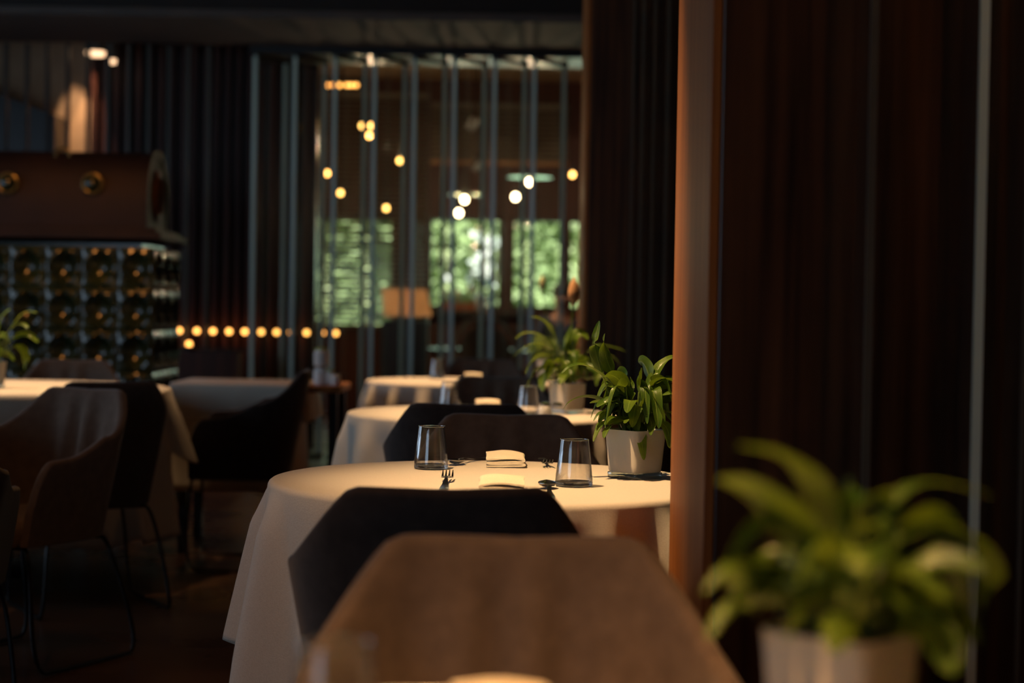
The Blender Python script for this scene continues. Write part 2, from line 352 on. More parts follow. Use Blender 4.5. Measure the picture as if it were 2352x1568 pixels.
# window-sill flower trough and lantern
def sill_pos(px): return at(px, zb, WY).x
tr = thing('planter_box', (at(1052, 690, 17.9).x, 17.86, zb-0.002), 0, 'terracotta flower trough standing below the middle far window', 'planter')
tr.location.z = zb - .02
b_ = MB(); b_.box((0, 0, .035), (.36, .12, .09)); b_.build('trough', M['terracotta'], tr, smooth=False, bevel=.005)
b_ = MB()
for k in range(60):
    c = Vector((rr.uniform(-.16, .16), rr.uniform(-.04, .04), rr.uniform(.08, .16)))
    rot = Euler((rr.uniform(-1, 1), rr.uniform(-1, 1), rr.uniform(-3, 3))).to_matrix()
    b_.add([c + rot @ Vector(q) * .035 for q in ((-1, 0, 0), (0, .35, .5), (1, 0, 0), (0, .35, -.5))], [(0, 1, 2, 3)])
b_.build('leaves', M['hedge'], tr)
for px, py in ((1037, 668), (1052, 670), (1078, 664)):
    p = at(px, py, 17.86) - tr.location
    b_ = MB(); b_.tube([(p.x, 0, .05), (p.x, 0, p.z)], .004, 6); b_.ball((p.x, 0, p.z), .03, 10, 8); b_.build('blossom', M['orange'], tr)
sb = MB(); sb.box((at(1060, 700, 17.86).x, 17.88, zb-.045), (1.35, .24, .045)); struct('trim_window_sill', sb, M['frame'])
p = at(1105, 700, 17.88)
ln = thing('lantern', (p.x, 17.86, zb-.022), 0, 'cream glowing lantern on the sill beside the flower trough', 'lantern')
b_ = MB(); b_.lathe([(.05, 0), (.06, .01), (.062, .12), (.05, .16), (.02, .17)], n=20); b_.build('shade', M['white_ceramic'], ln)
b_ = MB(); b_.lathe([(.065, -.0), (.065, .008)], n=20); b_.build('base', M['terracotta'], ln)

# ------------------------------------------------------------------ blinds
def blind(name, x0, x1, z0, z1, tilt, label, rail):
    t = thing(name, ((x0+x1)/2, WY-.06, z1), 0, label, 'blind', None)
    w = x1-x0; b_ = MB(); z = -0.06
    rot = Matrix.Rotation(tilt, 3, 'X')
    while z > -(z1-z0)+.03:
        b_.box((0, 0, z), (w, .05, .002), rot); z -= .052
    b_.build('slats', M['blind'], t, smooth=False)
    b_ = MB(); b_.box((0, 0, -.02), (w, .06, .04)); b_.build('head_rail', M['blind'], t, smooth=False)
    b_ = MB(); b_.box((0, 0, -(z1-z0)+.015), (w, .05, .03)); b_.build('bottom_rail', rail, t, smooth=False)
    for sx in (-.4, 0, .4):
        b_ = MB(); b_.box((sx*w, -.028, -(z1-z0)/2), (.008, .001, z1-z0-.06)); b_.build('ladder_tape', M['blind'], t, smooth=False)
    return t
blind('venetian_blind', wx(724), wx(980), at(800, 752, WY).z, at(800, 214, WY).z, 0.62, 'long lowered venetian blind with green garden showing through its lower slats', M['blind'])
blind('venetian_blind', wx(986), wx(1300), at(1060, 378, WY).z, at(1060, 238, WY).z, 0.9, 'half raised venetian blind with honey coloured bottom rail above the bright windows', M['orange'])

# ------------------------------------------------------------------ glass partition, eight angled panes
names = ['leftmost', 'second from left', 'third from left', 'fourth from left', 'fifth from left', 'sixth from left', 'seventh from left', 'rightmost']
Lx = [588, 680, 772, 863, 955, 1047, 1139, 1230]; Rx = [660, 750, 843, 935, 1027, 1118, 1210, 1301]
for k in range(8):
    A = at(Lx[k]-2, 115, 12.45); B = at(Rx[k]-2, 125, 12.80)
    z1 = 2.93; mid = (A + B) / 2; dv = Vector((B.x-A.x, B.y-A.y, 0)); ln_ = dv.length; ang = math.atan2(dv.y, dv.x)
    t = thing('glass_panel', (mid.x, mid.y, 0), ang, '%s of the eight tall glass panes angled under the bulkhead' % names[k], 'glass panel', 'glass partition panes')
    b_ = MB(); b_.box((0, 0, 1.46), (ln_-.024, .010, 2.86)); b_.build('pane', M['sheet'], t, smooth=False)
    for s_ in (-1, 1):
        b_ = MB(); b_.box((s_*(ln_/2-.006), 0, 1.46), (.012, .034, 2.86)); b_.build('edge_strip', M['glassedge'], t, smooth=False)
    b_ = MB(); b_.box((0, 0, z1-.02), (ln_, .05, .07)); b_.build('top_clamp', M['black'], t, smooth=False)
    b_ = MB(); b_.box((0, 0, .015), (ln_, .04, .03)); b_.build('bottom_clamp', M['black'], t, smooth=False)
# short glass leaves folded against the walnut piers
def leaf_pane(px, Y, label, depth=.1, w=.012, em='dimedge'):
    p = at(px, 784, Y)
    t = thing('glass_panel', (p.x, Y, 0), 0, label, 'glass panel', 'folded glass leaves')
    b_ = MB(); b_.box((0, depth/2+.004, 1.6), (w*.7, depth-.01, 3.18)); b_.build('pane', M['sheet'], t, smooth=False)
    b_ = MB(); b_.box((0, 0, 1.6), (w, .008, 3.18)); b_.build('edge_strip', M[em], t, smooth=False)
leaf_pane(1994, 2.60, 'glass leaf edge on the near walnut pier, above the middle of the foreground plant')
leaf_pane(2246, 2.60, 'brighter glass leaf edge on the near walnut pier, at the far right', .1, .014, 'glassedge')
leaf_pane(2352, 2.58, 'glass leaf edge at the right border of the near walnut pier', .1, .006)
for px, lb, w in ((1444, 'first dim glass edge from the left on the far walnut pier', .010), (1466, 'second dim glass edge from the left on the far walnut pier', .012),
               (1492, 'third dim glass edge from the left on the far walnut pier', .010), (1523, 'bright glass leaf edge on the far walnut pier beside the oak edge board', .014)):
    leaf_pane(px, 7.38, lb, .1, w)

# rod screen on the left and its low sill wall
struct('wall_low', boxes(((-5.5, 12.40, 0), (-1.95, 12.60, 0.77))), M['slat'])
sc_ = thing('rod_screen', (at(240, 400, 12.5).x, 12.5, 0.77), 0, 'screen of slim dark vertical rods between low wall and ceiling at the left', 'room divider')
b_ = MB(); b_.box((0, 0, .01), (2.1, .05, .02)); b_.build('bottom_track', M['black'], sc_, smooth=False)
for px in (12, 60, 107, 154, 200, 246, 294, 340, 386, 430, 477):
    p = at(px, 400, 12.5); b_ = MB(); b_.box((p.x-sc_.location.x, 0, 1.09), (.022, .045, 2.18)); b_.build('rod', M['frame'] if px < 210 else M['dimedge'], sc_, smooth=False)

# lamp row along the slatted wall
p0 = at(412, 759, 13.25); p1 = at(771, 765, 13.25)
ls = thing('lamp_rail', ((p0.x+p1.x)/2, 13.25, (p0.z+p1.z)/2), 0, 'low rail of small round amber lamps in front of the slatted rear wall', 'lamp')
b_ = MB(); b_.box((0, .045, 0), (p1.x-p0.x+.1, .03, .02)); b_.build('rail', M['black'], ls, smooth=False)
for px in (412, 452, 489, 526, 562, 600, 635, 669, 704, 740, 771):
    p = at(px, 759 + (px-412)*.0167, 13.25) - ls.location; b_ = MB(); b_.ball((p.x, 0, p.z), .020, 12, 8); b_.build('bulb', M['bulb_row'], ls)
p = at(431, 796, 12.4)
t = thing('tealight', (p.x, 12.45, .772), 0, 'single amber tealight glowing below the lamp row at its left end', 'candle')
b_ = MB(); b_.lathe([(.028, 0), (.03, .035)], n=16); b_.build('cup', M['black'], t)
b_ = MB(); b_.ball((0, 0, .048), .020, 12, 8); b_.build('flame', M['bulb_row'], t)

# ceiling cylinder downlights (left) lighting the plaster
for px, py0, py1, lab, r in ((219, 96, 128, 'broad cylindrical ceiling downlight with glowing underside above the stove', .075), (256, 98, 146, 'slim cylindrical ceiling downlight right of the broad one', .035)):
    p = at(px, py1, 12.9); q = at(px, py0, 12.9)
    t = thing('ceiling_downlight', (p.x, 12.9, p.z), 0, lab, 'ceiling lamp', 'left ceiling downlights')
    b_ = MB(); b_.lathe([(r, .03), (r, q.z-p.z+.7)], n=24); b_.build('housing', M['blind'], t)
    b_ = MB(); b_.lathe([(r*.9, 0), (r*.95, .03)], n=24); b_.build('lens', M['lampglow'], t)
p = at(152, 160, 13.2); spot('plaster_wall_downlight', (p.x+.02, 13.18, 3.25), (p.x+.04, 13.42, 1.4), 50, 34, .35, (1, .68, .42), .02)
p = at(182, 170, 13.2); spot('plaster_wall_downlight_right', (p.x+.03, 13.20, 3.2), (p.x+.02, 13.42, 1.4), 60, 30, .35, (1, .62, .35), .02)

# ------------------------------------------------------------------ far room fittings
def pendant(px, py, Y, kind, label, group, disc=0):
    Y = Y + (py % 7)*.13 - .35
    p = at(px, py, Y)
    t = thing('pendant_lamp', (p.x, Y, p.z), 0, label, 'pendant lamp', group)
    b_ = MB(); b_.tube([(0, 0, .05), (0, 0, 3.45-p.z)], .003, 6); b_.build('cord', M['black'], t)
    b_ = MB(); b_.lathe([(.016, .03), (.018, .075), (.006, .08)], n=12); b_.build('socket', M['black'], t)
    r = .028 if kind == 'bulb_white' else .021
    b_ = MB(); b_.ball((0, 0, 0), r, 14, 10, 1.15); b_.build('bulb', M[kind], t)
    if disc:
        b_ = MB(); b_.lathe([(.02, .078), (disc, .045), (disc, .04), (.02, .070)], n=32); b_.build('shade', M['shade'], t)
    return t
for px, py, lb in ((832, 289, 'amber pendant bulb, left one of the close pair high in the far room'), (853, 289, 'brightest amber pendant bulb, right one of the close pair high in the far room'),
                   (848, 311, 'amber pendant bulb hanging just under the close pair'), (918, 369, 'lone amber pendant bulb between the close pair and the bright middle bulbs'),
                   (751, 398, 'amber pendant bulb nearest the slatted wall'), (782, 443, 'amber pendant bulb just right of and below the one by the slatted wall'),
                   (887, 478, 'low amber pendant bulb just above the top of the green blind'), (1315, 401, 'small amber bulb beside the far walnut pier')):
    pendant(px, py, 15.0, 'bulb_amber', lb, 'amber pendant bulbs')
for px, py, lb, d in ((1217, 418, 'bright white bulb under the wide disc shade, highest of the four', .20), (1184, 452, 'bright white bulb just left below the highest one', 0),
                   (1067, 458, 'bright white bulb under the small disc shade at centre', .14), (1054, 489, 'lowest bright white bulb just above the middle window', .0)):
    pendant(px, py, 15.2, 'bulb_white', lb, 'bright pendant bulbs', d)
for nm, px, py, pw in (('pendant_light_right', 1217, 440, 22), ('pendant_light_left', 1054, 508, 18), ('pendant_light_amber', 848, 330, 12)):
    l = bpy.data.lights.new(nm, 'POINT'); l.energy = pw; l.color = (1, .66, .38); l.shadow_soft_size = 0
    o = bpy.data.objects.new(nm, l); COL.objects.link(o); o.location = at(px, py, 15.1)
p0 = at(745, 195, 15.5); p1 = at(825, 196, 15.5)
lb_ = thing('light_bar', ((p0.x+p1.x)/2, 15.5, p0.z), 0, 'horizontal bar of amber bulbs close to the far room ceiling', 'ceiling lamp')
b_ = MB(); b_.box((0, 0, .05), (p1.x-p0.x+.06, .04, .04)); b_.box((0, 0, .22), (.02, .02, .36)); b_.build('bar', M['black'], lb_, smooth=False)
for px in (752, 766, 780, 797, 807, 818):
    p = at(px, 195.5, 15.5) - lb_.location; b_ = MB(); b_.ball((p.x, 0, p.z), .018, 12, 8); b_.build('bulb', M['bulb_row'], lb_)
for px, py, lb in ((1086, 280, 'upper black track spotlight in the far room'), (1096, 372, 'lower black track spotlight in the far room')):
    YY = 14.4 + py*.0015; p = at(px, py, YY); t = thing('track_spotlight', (p.x, YY, p.z), 0, lb, 'spotlight', 'far room spotlights')
    rot = Euler((0.9, 0, 0.5)).to_matrix()
    b_ = MB(); b_.tube([rot @ Vector((0, 0, -.07)), rot @ Vector((0, 0, .07))], .04, 16); b_.build('housing', M['black'], t)
    b_ = MB(); b_.tube([(0, 0, 0), (0, 0, 3.45-p.z)], .008, 8); b_.build('stem', M['black'], t)

# lectern
spot('lectern_fill', (at(930, 700, 13.6).x, 13.0, 3.0), (at(930, 700, 13.6).x, 13.62, 1.2), 75, 26, .8, (1, .66, .38), .02)  # added light to brighten the sloping top, no lamp known here
p = at(930, 728, 13.6)
lt = thing('lectern', (p.x, 13.7, 0), 0, 'dark reception lectern with slanting honey wood top in the far room', 'lectern')
pw = at(875, 735, 13.6); pe = at(985, 735, 13.6)
b_ = MB(); b_.box((0, 0, pw.z/2), (pe.x-pw.x-.02, .30, pw.z)); b_.build('body', M['black'], lt, smooth=False, bevel=.004)
a, b2, c2, d2 = [at(x_, y_, 13.6)-Vector((p.x, 0, 0)) for x_, y_ in ((870, 668), (975, 670), (992, 729), (884, 728))]
b_ = MB(); b_.rings([[(q.x, (.18 if i < 2 else -.16) + dy, q.z + .006 + dy) for i, q in enumerate((a, b2, c2, d2))] for dy in (0, .018)]); b_.build('sloping_top', M['orange'], lt, smooth=False)

# ------------------------------------------------------------------ armchair
def arm_profile(u):
    """u in -1..1 around the shell; returns plan point at seat level, outward normal, top height, outward lean"""
    w0, yf, rc, yb = 0.202, 0.205, 0.13, -0.20
    s = abs(u); sg = 1 if u >= 0 else -1
    L1 = 0.075*0 + (w0 - rc); L2 = PI/2*rc; L3 = yf - (yb + rc); T = L1 + L2 + L3; d = s*T
    if d < L1: x, y, nx, ny = d, yb, 0, -1
    elif d < L1+L2:
        a = (d-L1)/rc; x = L1 + rc*math.sin(a); y = yb + rc - rc*math.cos(a); nx, ny = math.sin(a), -math.cos(a)
    else: x = w0; y = yb + rc + (d-L1-L2); nx, ny = 1, 0
    ym = y
    # height of the rim
    arm = 0.655 - 0.02*max(0, (y+.05)/.28)
    xr = x + nx*.06; k = (xr - .152)/(.262-.152)
    k = math.log(1 + math.exp(max(-30, min(30, k*18))))/18          # soft knee at the top corner
    z = 0.838 - .135*min(1, k) - .004*(1-min(1, abs(x)/.12))
    if d > L1+L2: z = arm + .048*max(0, 1-(d-L1-L2)/.13)**1.5
    e = T - d
    if e < 0.06: z = min(z, 0.40 + (z-0.40)*math.sqrt(max(0, 1-((0.06-e)/0.066)**2)))
    lean = 0.20*(1-min(1, d/.22)) + 0.19*min(1, d/.22)
    return sg*x, y, sg*nx, ny, z, lean
def make_chair(fabric, pleats=True):
    t = thing('armchair', (0, 0, 0), 0, '', 'armchair', None)
    NU, NV = 84, 12; th = .030
    b_ = MB(); rings = []
    for iu in range(NU+1):
        u = -1 + 2*iu/NU
        x, y, nx, ny, zt_, ln_ = arm_profile(u); zb_ = 0.385
        ring = []
        s = abs(u)
        def P(z, off):
            o = ln_*(z-0.40) + off
            return Vector((x + nx*o, y + ny*o, z))
        for iv in range(NV+1): ring.append(P(zb_ + (zt_-th/2-zb_)*iv/NV, 0))
        for a in range(1, 6):
            q = PI*a/6; ring.append(P(zt_-th/2 + th/2*math.sin(q), -th/2 + th/2*math.cos(q)))
        for iv in range(NV+1):
            f = 1-iv/NV; z = zb_ + (zt_-th/2-zb_)*f
            pl = 0
            if pleats and s < .45:
                pl = .015*math.sin(u*30 + 1.6*math.sin(u*7)) * math.sin(PI*min(1, (1-f)*1.3))*(1-s/.45)
            ring.append(P(z, -th + pl))
        rings.append(ring)
    b_.rings(rings)
    b_.build('shell', fabric, t, angle=70)
    # seat
    b_ = MB(); n = 40; rs = []
    def outline(sc_): 
        pts = []
        for i in range(n):
            a = 2*PI*i/n; c, s_ = math.cos(a), math.sin(a); e = .45
            px_ = .185*sc_*math.copysign(abs(c)**e, c); py_ = .205*sc_*math.copysign(abs(s_)**e, s_)
            pts.append((px_, py_+.015))
        return pts
    for z, s_ in ((.375, .90), (.38, .97), (.40, 1.0), (.435, 1.0), (.452, .97), (.462, .88), (.466, .6), (.467, .2)):
        rs.append([(px_, py_, z) for px_, py_ in outline(s_)])
    b_.rings(rs); b_.build('seat', fabric, t, angle=50)
    # sled legs of bent steel rod
    for sx in (-1, 1):
        pts = subdivided_smooth([Vector(q) for q in ((sx*.15, .19, .385), (sx*.20, .195, .37), (sx*.235, .215, .012), (sx*.235, .10, .008), (sx*.235, -.15, .008), (sx*.235, -.26, .012), (sx*.19, -.16, .37), (sx*.14, -.15, .385))], 3)
        b_ = MB(); b_.tube(pts, .0065, 8); b_.build('sled_leg', M['wire'], t)
    b_ = MB(); 
    for y in (-.15, .19): b_.tube([(-.155, y, .378), (.155, y, .378)], .0065, 8)
    b_.build('seat_frame', M['wire'], t)
    return t
CH1 = make_chair(M['fab_brown']); CH2 = make_chair(M['fab_dark'])
used = set()
def chair(src, X, Y, rz, label, group=None):
    key = src.name
    if key in used: c = clone(src, (X, Y, 0), rz, label, group)
    else:
        used.add(key); c = src; c.location = (X, Y, 0); c.rotation_euler = (0, 0, rz); c['label'] = label
        if group: c['group'] = group
    return c
# local +Y is where the sitter looks; the back rim stands .29 behind the origin
G1 = 'armchairs along the row of small round tables'
chair(CH1, at(1178, 1240, 2.14).x + .01, 1.91, PI + .02, 'brown upholstered armchair with lit inner back, nearest to the camera', G1)
chair(CH2, at(1003, 1128, 2.72).x - .006, 3.00, .09, 'dark armchair seen from behind, pushed to the in-focus round table', G1)
chair(CH1, at(1168, 950, 4.62).x, 4.38, PI + .02, 'dark brown armchair facing the camera across the in-focus round table', G1)
chair(CH2, at(1072, 926, 5.08).x, 5.37, -.02, 'dark armchair seen from behind at the second blurred round table', G1)
chair(CH1, at(1145, 862, 7.1).x, 6.85, PI, 'dark armchair facing the camera at the far side of the second blurred table', G1)
chair(CH1, at(1112, 818, 9.55).x, 9.28, PI, 'farthest armchair of the row, beyond the third round table', G1)
G2 = 'armchairs around the large left table'
chair(CH1, at(82, 1000, 5.5).x, 5.42, PI - .50, 'brown armchair at left with daylight on its inner back and arm towards the camera', G2)
chair(CH2, at(195, 882, 6.3).x, 6.36, .55, 'dark armchair seen from behind, tucked under the large left table', G2)
chair(CH1, at(180, 827, 8.3).x, 8.05, PI + .1, 'armchair on the far side of the large left table, in front of the stove', G2)
chair(CH2, at(560, 900, 7.45).x, 7.45, PI/2 + .05, 'dark armchair in side view, facing left in front of the side table', G2)
chair(CH2, at(-215, 1000, 4.3).x, 4.32, .1, 'dark armchair cut off by the left border of the picture', G2)

# ------------------------------------------------------------------ tables and cloths
def make_table(r, label, X, Y):
    t = thing('round_table', (X, Y, 0), 0, label, 'table', 'cloth-covered round tables')
    b_ = MB(); b_.lathe([(r-.012, .722), (r-.006, .726), (r-.006, .744), (r-.012, .748)], n=72); b_.build('tabletop', M['wood'], t)
    b_ = MB(); b_.lathe([(.03, .03), (.03, .722)], n=20); b_.build('pedestal', M['wire'], t)
    b_ = MB(); b_.lathe([(.20, 0), (.20, .008), (.035, .03)], n=36); b_.build('base', M['wire'], t)
    return t
def cloth_mesh(r, L, nf, amp, seed, z0=.752, flare=.17, ph0=0.0, hugs=()):
    rr = random.Random(seed); ph = [rr.uniform(0, 6.28) for _ in range(5)]
    NT = 288; rings = []
    for q in (0.02, .25, .5, .75, .93): rings.append([((r-.004)*q*math.cos(2*PI*i/NT), (r-.004)*q*math.sin(2*PI*i/NT), z0 + .0006*math.sin(9*q+i*.09)) for i in range(NT)])
    w0 = ph0 + .10*math.sin(3*ph0+ph[0]) + .06*math.sin(5*ph0+ph[1])      # a crest stands at the angle ph0
    def fold(a):
        w = a + .10*math.sin(3*a+ph[0]) + .06*math.sin(5*a+ph[1])
        s = math.cos(nf*(w-w0))
        s = 1.6*((.5+.5*s)**1.5) - .7
        return (0.85*s + .10*math.cos((2*nf-3)*a+ph[2]) + .28*math.cos((nf+3)*a+ph[3]))
    for a_ in (0, 25, 50, 75, 90):
        q = math.radians(a_); rings.append([((r-.012+.012*math.sin(q))*math.cos(2*PI*i/NT), (r-.012+.012*math.sin(q))*math.sin(2*PI*i/NT), z0-.012+.012*math.cos(q)) for i in range(NT)])
    NS = 26
    for k in range(1, NS+1):
        f = k/NS; ring = []
        for i in range(NT):
            a = 2*PI*i/NT; Lk = L(a)*f
            g = fold(a); grow = (Lk**.9)
            rad = r + flare*grow*(.62+.38*g) + amp*g*min(1, Lk/.09)*(.5+.5*min(1, Lk/.35))
            hug = max([math.exp(-((((a-h+PI) % (2*PI))-PI)/.40)**4) for h in hugs] + [0])
            rad = rad*(1-hug) + (r+.004+.006*g*min(1, Lk/.1))*hug
            rad = max(rad, r+.002)
            tw = .05*math.sin(4*a+ph[4])*f*min(Lk, .4)
            z = z0-.012 - Lk*(1 - .03*(1+g))
            ring.append((rad*math.cos(a+tw), rad*math.sin(a+tw), max(z, .012)))
        rings.append(ring)
    b_ = MB(); b_.rings(rings, True, True, False)
    return b_
def cloth(name, b_, X, Y, rz, label, group=None):
    o = b_.build(name, M['cloth'], angle=80); o.location = (X, Y, 0); o.rotation_euler = (0, 0, rz)
    md = o.modifiers.new('thickness', 'SOLIDIFY'); md.thickness = .0012; md.offset = -1
    return tag(o, label, 'tablecloth', group)
def square(half, r, rot, hi=9):
    def L(a):
        c = abs(math.cos(a-rot)); s = abs(math.sin(a-rot)); e = hi
        return half/((c**e+s**e)**(1/e)) - r
    return L
TR = .475
T = [(at(1185, 1100, 1.3).x*0 - .02, 1.22), (-.036, 3.71), (at(1112, 955, 6.05).x, 6.05), (at(1062, 870, 8.6).x, 8.6)]
desc = ['nearest the camera, mostly below the frame', 'in focus with two place settings', 'behind the in-focus table', 'farthest of the row']
for k, (X, Y) in enumerate(T):
    make_table(TR, 'small round pedestal table under an ivory cloth, ' + desc[k], X, Y)
GC = 'ivory cloths on the small round tables'
cd = ['ivory tablecloth on the table nearest the camera, below the frame', 'ivory tablecloth falling in folds from the in-focus round table', 'ivory tablecloth with deep folds on the second, blurred round table', 'ivory tablecloth on the farthest round table of the row']
for k, (X, Y) in enumerate(T):
    cloth('tablecloth', cloth_mesh(TR, square(.835, TR, 0.0, 7), 13, .037, 11+k, ph0=[0, 3.56, 2.2, .5][k], flare=.15, hugs=[(PI/2,), (PI/2, -PI/2), (PI/2, -PI/2), (PI/2,)][k]), X, Y, 0.0, cd[k], GC)
# large left table
TLX, TLY = at(-30, 900, 7.15).x, 7.15
make_table(.74, 'large round pedestal table under two cloths at the left border', TLX, TLY)
cloth('tablecloth', cloth_mesh(.74, lambda a: .585, 19, .018, 31, z0=.752, hugs=(-.81, PI/2, .3)), TLX, TLY, 0, 'long under-cloth reaching almost to the floor on the large left table', 'cloths of the large left table')
cloth('table_topper', cloth_mesh(.748, square(.79, .748, PI/4, 12), 9, .012, 32, z0=.7575, flare=.33), TLX, TLY, 0, 'ivory square topper with a pointed hanging corner on the large left table', 'cloths of the large left table')
make_table(TR, 'small round table at the left border, only its cloth edge showing', at(-530, 1000, 4.95).x, 4.95)
cloth('tablecloth', cloth_mesh(TR, lambda a: .59, 13, .022, 41, flare=.24, hugs=(.75,)), at(-530, 1000, 4.95).x, 4.95, 0, 'ivory tablecloth edge hanging at the left border beside the brown armchair', GC)
# side table (rectangular) with short cloth
s0 = at(398, 885, 7.85); s1 = at(783, 888, 7.85); sc1 = at(700, 888, 7.85).x
st = thing('side_table', ((s0.x+s1.x)/2, 8.1, 0), 0, 'long side table with warm wood top behind the side-view armchair', 'side table')
W = s1.x - s0.x
b_ = MB(); b_.box((0, 0, .735), (W, .46, .03)); b_.build('tabletop', M['oak'], st, smooth=False, bevel=.004)
for sx in (-1, 1):
    for sy in (-1, 1):
        b_ = MB(); b_.box((sx*(W/2-.04), sy*.19, .36), (.04, .04, .72)); b_.build('leg', M['black'], st, smooth=False)
def rect_cloth(x0, x1, y0, y1, z, drop, seed, amp):
    pts = []; rr = random.Random(seed); n = 240; per = 2*((x1-x0)+(y1-y0)); cx, cy = (x0+x1)/2, (y0+y1)/2
    for i in range(n):
        d = per*i/n
        if d < x1-x0: p, nn = (x0+d, y0), (0, -1)
        elif d < (x1-x0)+(y1-y0): p, nn = (x1, y0+d-(x1-x0)), (1, 0)
        elif d < 2*(x1-x0)+(y1-y0): p, nn = (x1-(d-(x1-x0)-(y1-y0)), y1), (0, 1)
        else: p, nn = (x0, y1-(d-2*(x1-x0)-(y1-y0))), (-1, 0)
        pts.append((p, nn, d))
    rings = [[(cx+(p[0]-cx)*.05, cy+(p[1]-cy)*.05, z) for p, nn, d in pts], [(cx+(p[0]-cx)*.99, cy+(p[1]-cy)*.99, z) for p, nn, d in pts]]
    for k in range(0, 15):
        f = k/14; ring = []
        for p, nn, d in pts:
            g = (math.sin(d*22+seed)+.5*math.sin(d*39+2))*amp*f + .004 + .02*f
            ring.append((p[0]+nn[0]*g, p[1]+nn[1]*g, z-.004-drop*f))
        rings.append(ring)
    b_ = MB(); b_.rings(rings, True, True, False); return b_
cloth('table_topper', rect_cloth(s0.x-.012, sc1, 7.855, 8.345, .7565, .165, 2, .004), 0, 0, 0, 'short pale cloth catching blue daylight on the side table', 'cloths of the side table')
cloth('tablecloth', rect_cloth(s0.x-.006, sc1-.06, 7.861, 8.339, .7525, .48, 4, .008), 0, 0, 0, 'long pale under-cloth on the side table', 'cloths of the side table')

# ------------------------------------------------------------------ tableware
def make_tumbler():
    t = thing('water_glass', (0, 0, 0), 0, '', 'drinking glass')
    b_ = MB(); pr = [(.0385, .004), (.0388, .010), (.0370, .030), (.0335, .062), (.0295, .0955), (.0292, .0968), (.0285, .0968), (.0283, .0955), (.0322, .062), (.0357, .030), (.0365, .0125)]
    b_.lathe(pr, n=72, cap0=False, cap1=False); b_.build('wall', M['tumbler'], t, angle=70)
    b_ = MB(); b_.lathe([(.034, 0), (.0375, .0015), (.0386, .005), (.0386, .009), (.0364, .0105), (.030, .0085), (.015, .0070), (.003, .0066)], n=72); b_.build('base', M['solid'], t, angle=60)
    b_ = MB(); n = 72
    rs = [[((.0289+.0012*math.cos(2*PI*j/8))*math.cos(2*PI*i/n), (.0289+.0012*math.cos(2*PI*j/8))*math.sin(2*PI*i/n), .0968+.0012*math.sin(2*PI*j/8)) for j in range(8)] for i in range(n)]
    b_.rings(rs, True, loop=True); b_.build('rim', M['solid'], t, angle=80)
    return t
TZ = .7535
TB = make_tumbler(); first = [True]
def tumbler(px, py, Y, label, z=TZ, group='water glasses'):
    p = at(px, py, Y)
    if first[0]: first[0] = False; o = TB; o.location = (p.x, Y, z); o['label'] = label; o['group'] = group; return o
    return clone(TB, (p.x, Y, z), R.uniform(0, 6), label, group)
tumbler(990, 1080, 3.93, 'clear tapered water glass on the left of the in-focus table, beside the spoon')
tumbler(1318, 1120, 3.60, 'clear tapered water glass beside the plant pot on the in-focus table')
tumbler(771, 1500, 1.39, 'large blurred water glass at the bottom edge in the foreground')
tumbler(1033, 925, 6.26, 'left blurred water glass on the second round table')
tumbler(1213, 935, 6.00, 'right blurred water glass on the second round table, near the salt pot')
tumbler(1004, 858, 8.80, 'blurred water glass on the farthest round table')

def make_napkin(seed):
    rr = random.Random(seed); b_ = MB()
    # folded cloth profile across the width: serpentine with round right-hand fold
    path = [(-.044, .0045), (-.01, .005), (.025, .0042), (.040, .006), (.0435, .010), (.040, .0135), (.01, .0125), (-.02, .0122), (-.041, .0135), (-.0425, .0165), (-.038, .0185),
            (-.015, .0180), (.01, .0195), (.036, .0195), (.0425, .0235), (.039, .0285), (.018, .0325), (-.005, .0335), (-.028, .0305), (-.045, .0285)]
    path = subdivided_smooth([Vector((a, 0, c)) for a, c in path], 2)
    th = .0058; n = len(path); up = []; dn = []
    for i, p in enumerate(path):
        t = (path[min(i+1, n-1)]-path[max(i-1, 0)]).normalized(); nn = Vector((-t.z, 0, t.x)); up.append(p+nn*th/2); dn.append(p-nn*th/2)
    prof = up + dn[::-1]; rs = []
    K = 18
    for k in range(K+1):
        y = -.062 + .124*k/K; w = 1 + .02*math.sin(k*.7+seed)
        sq = 1.0 if 0 < k < K else .985
        rs.append([(q.x*w*sq, y*(1 + max(0, .034-q.z)*3.2), max(.0012, q.z*(1-.06*math.sin(k*.35+seed)) * .88 * (.74+.26*math.sin(PI*min(1, max(0, (K-abs(2*k-K))/K*1.1))/2)) + .0008*math.sin(k*.8+q.x*60) + .0004)) for q in prof])
    b_.rings(rs)
    return b_
def napkin(X, Y, rz, label, seed):
    o = make_napkin(seed).build('folded_napkin', M['napkin'], angle=60); o.location = (X, Y, TZ); o.rotation_euler = (0, 0, rz)
    return tag(o, label, 'napkin', 'folded napkins')
napkin(at(1161, 1075, 4.06).x, 4.055, 0.02, 'cream folded napkin beyond the centre of the in-focus table, between spoon and fork', 1)
napkin(at(1152, 1120, 3.56).x, 3.48, PI, 'cream folded napkin half hidden behind the dark chair back at the in-focus table', 2)
napkin(at(1152, 1560, 1.58).x, 1.55, 0, 'cream napkin just showing at the bottom edge of the picture', 3)
napkin(at(1121, 925, 6.42).x, 6.40, 0.02, 'blurred folded napkin on the second round table', 4)
napkin(at(1088, 862, 8.88).x, 8.88, 0, 'blurred folded napkin on the farthest round table', 5)

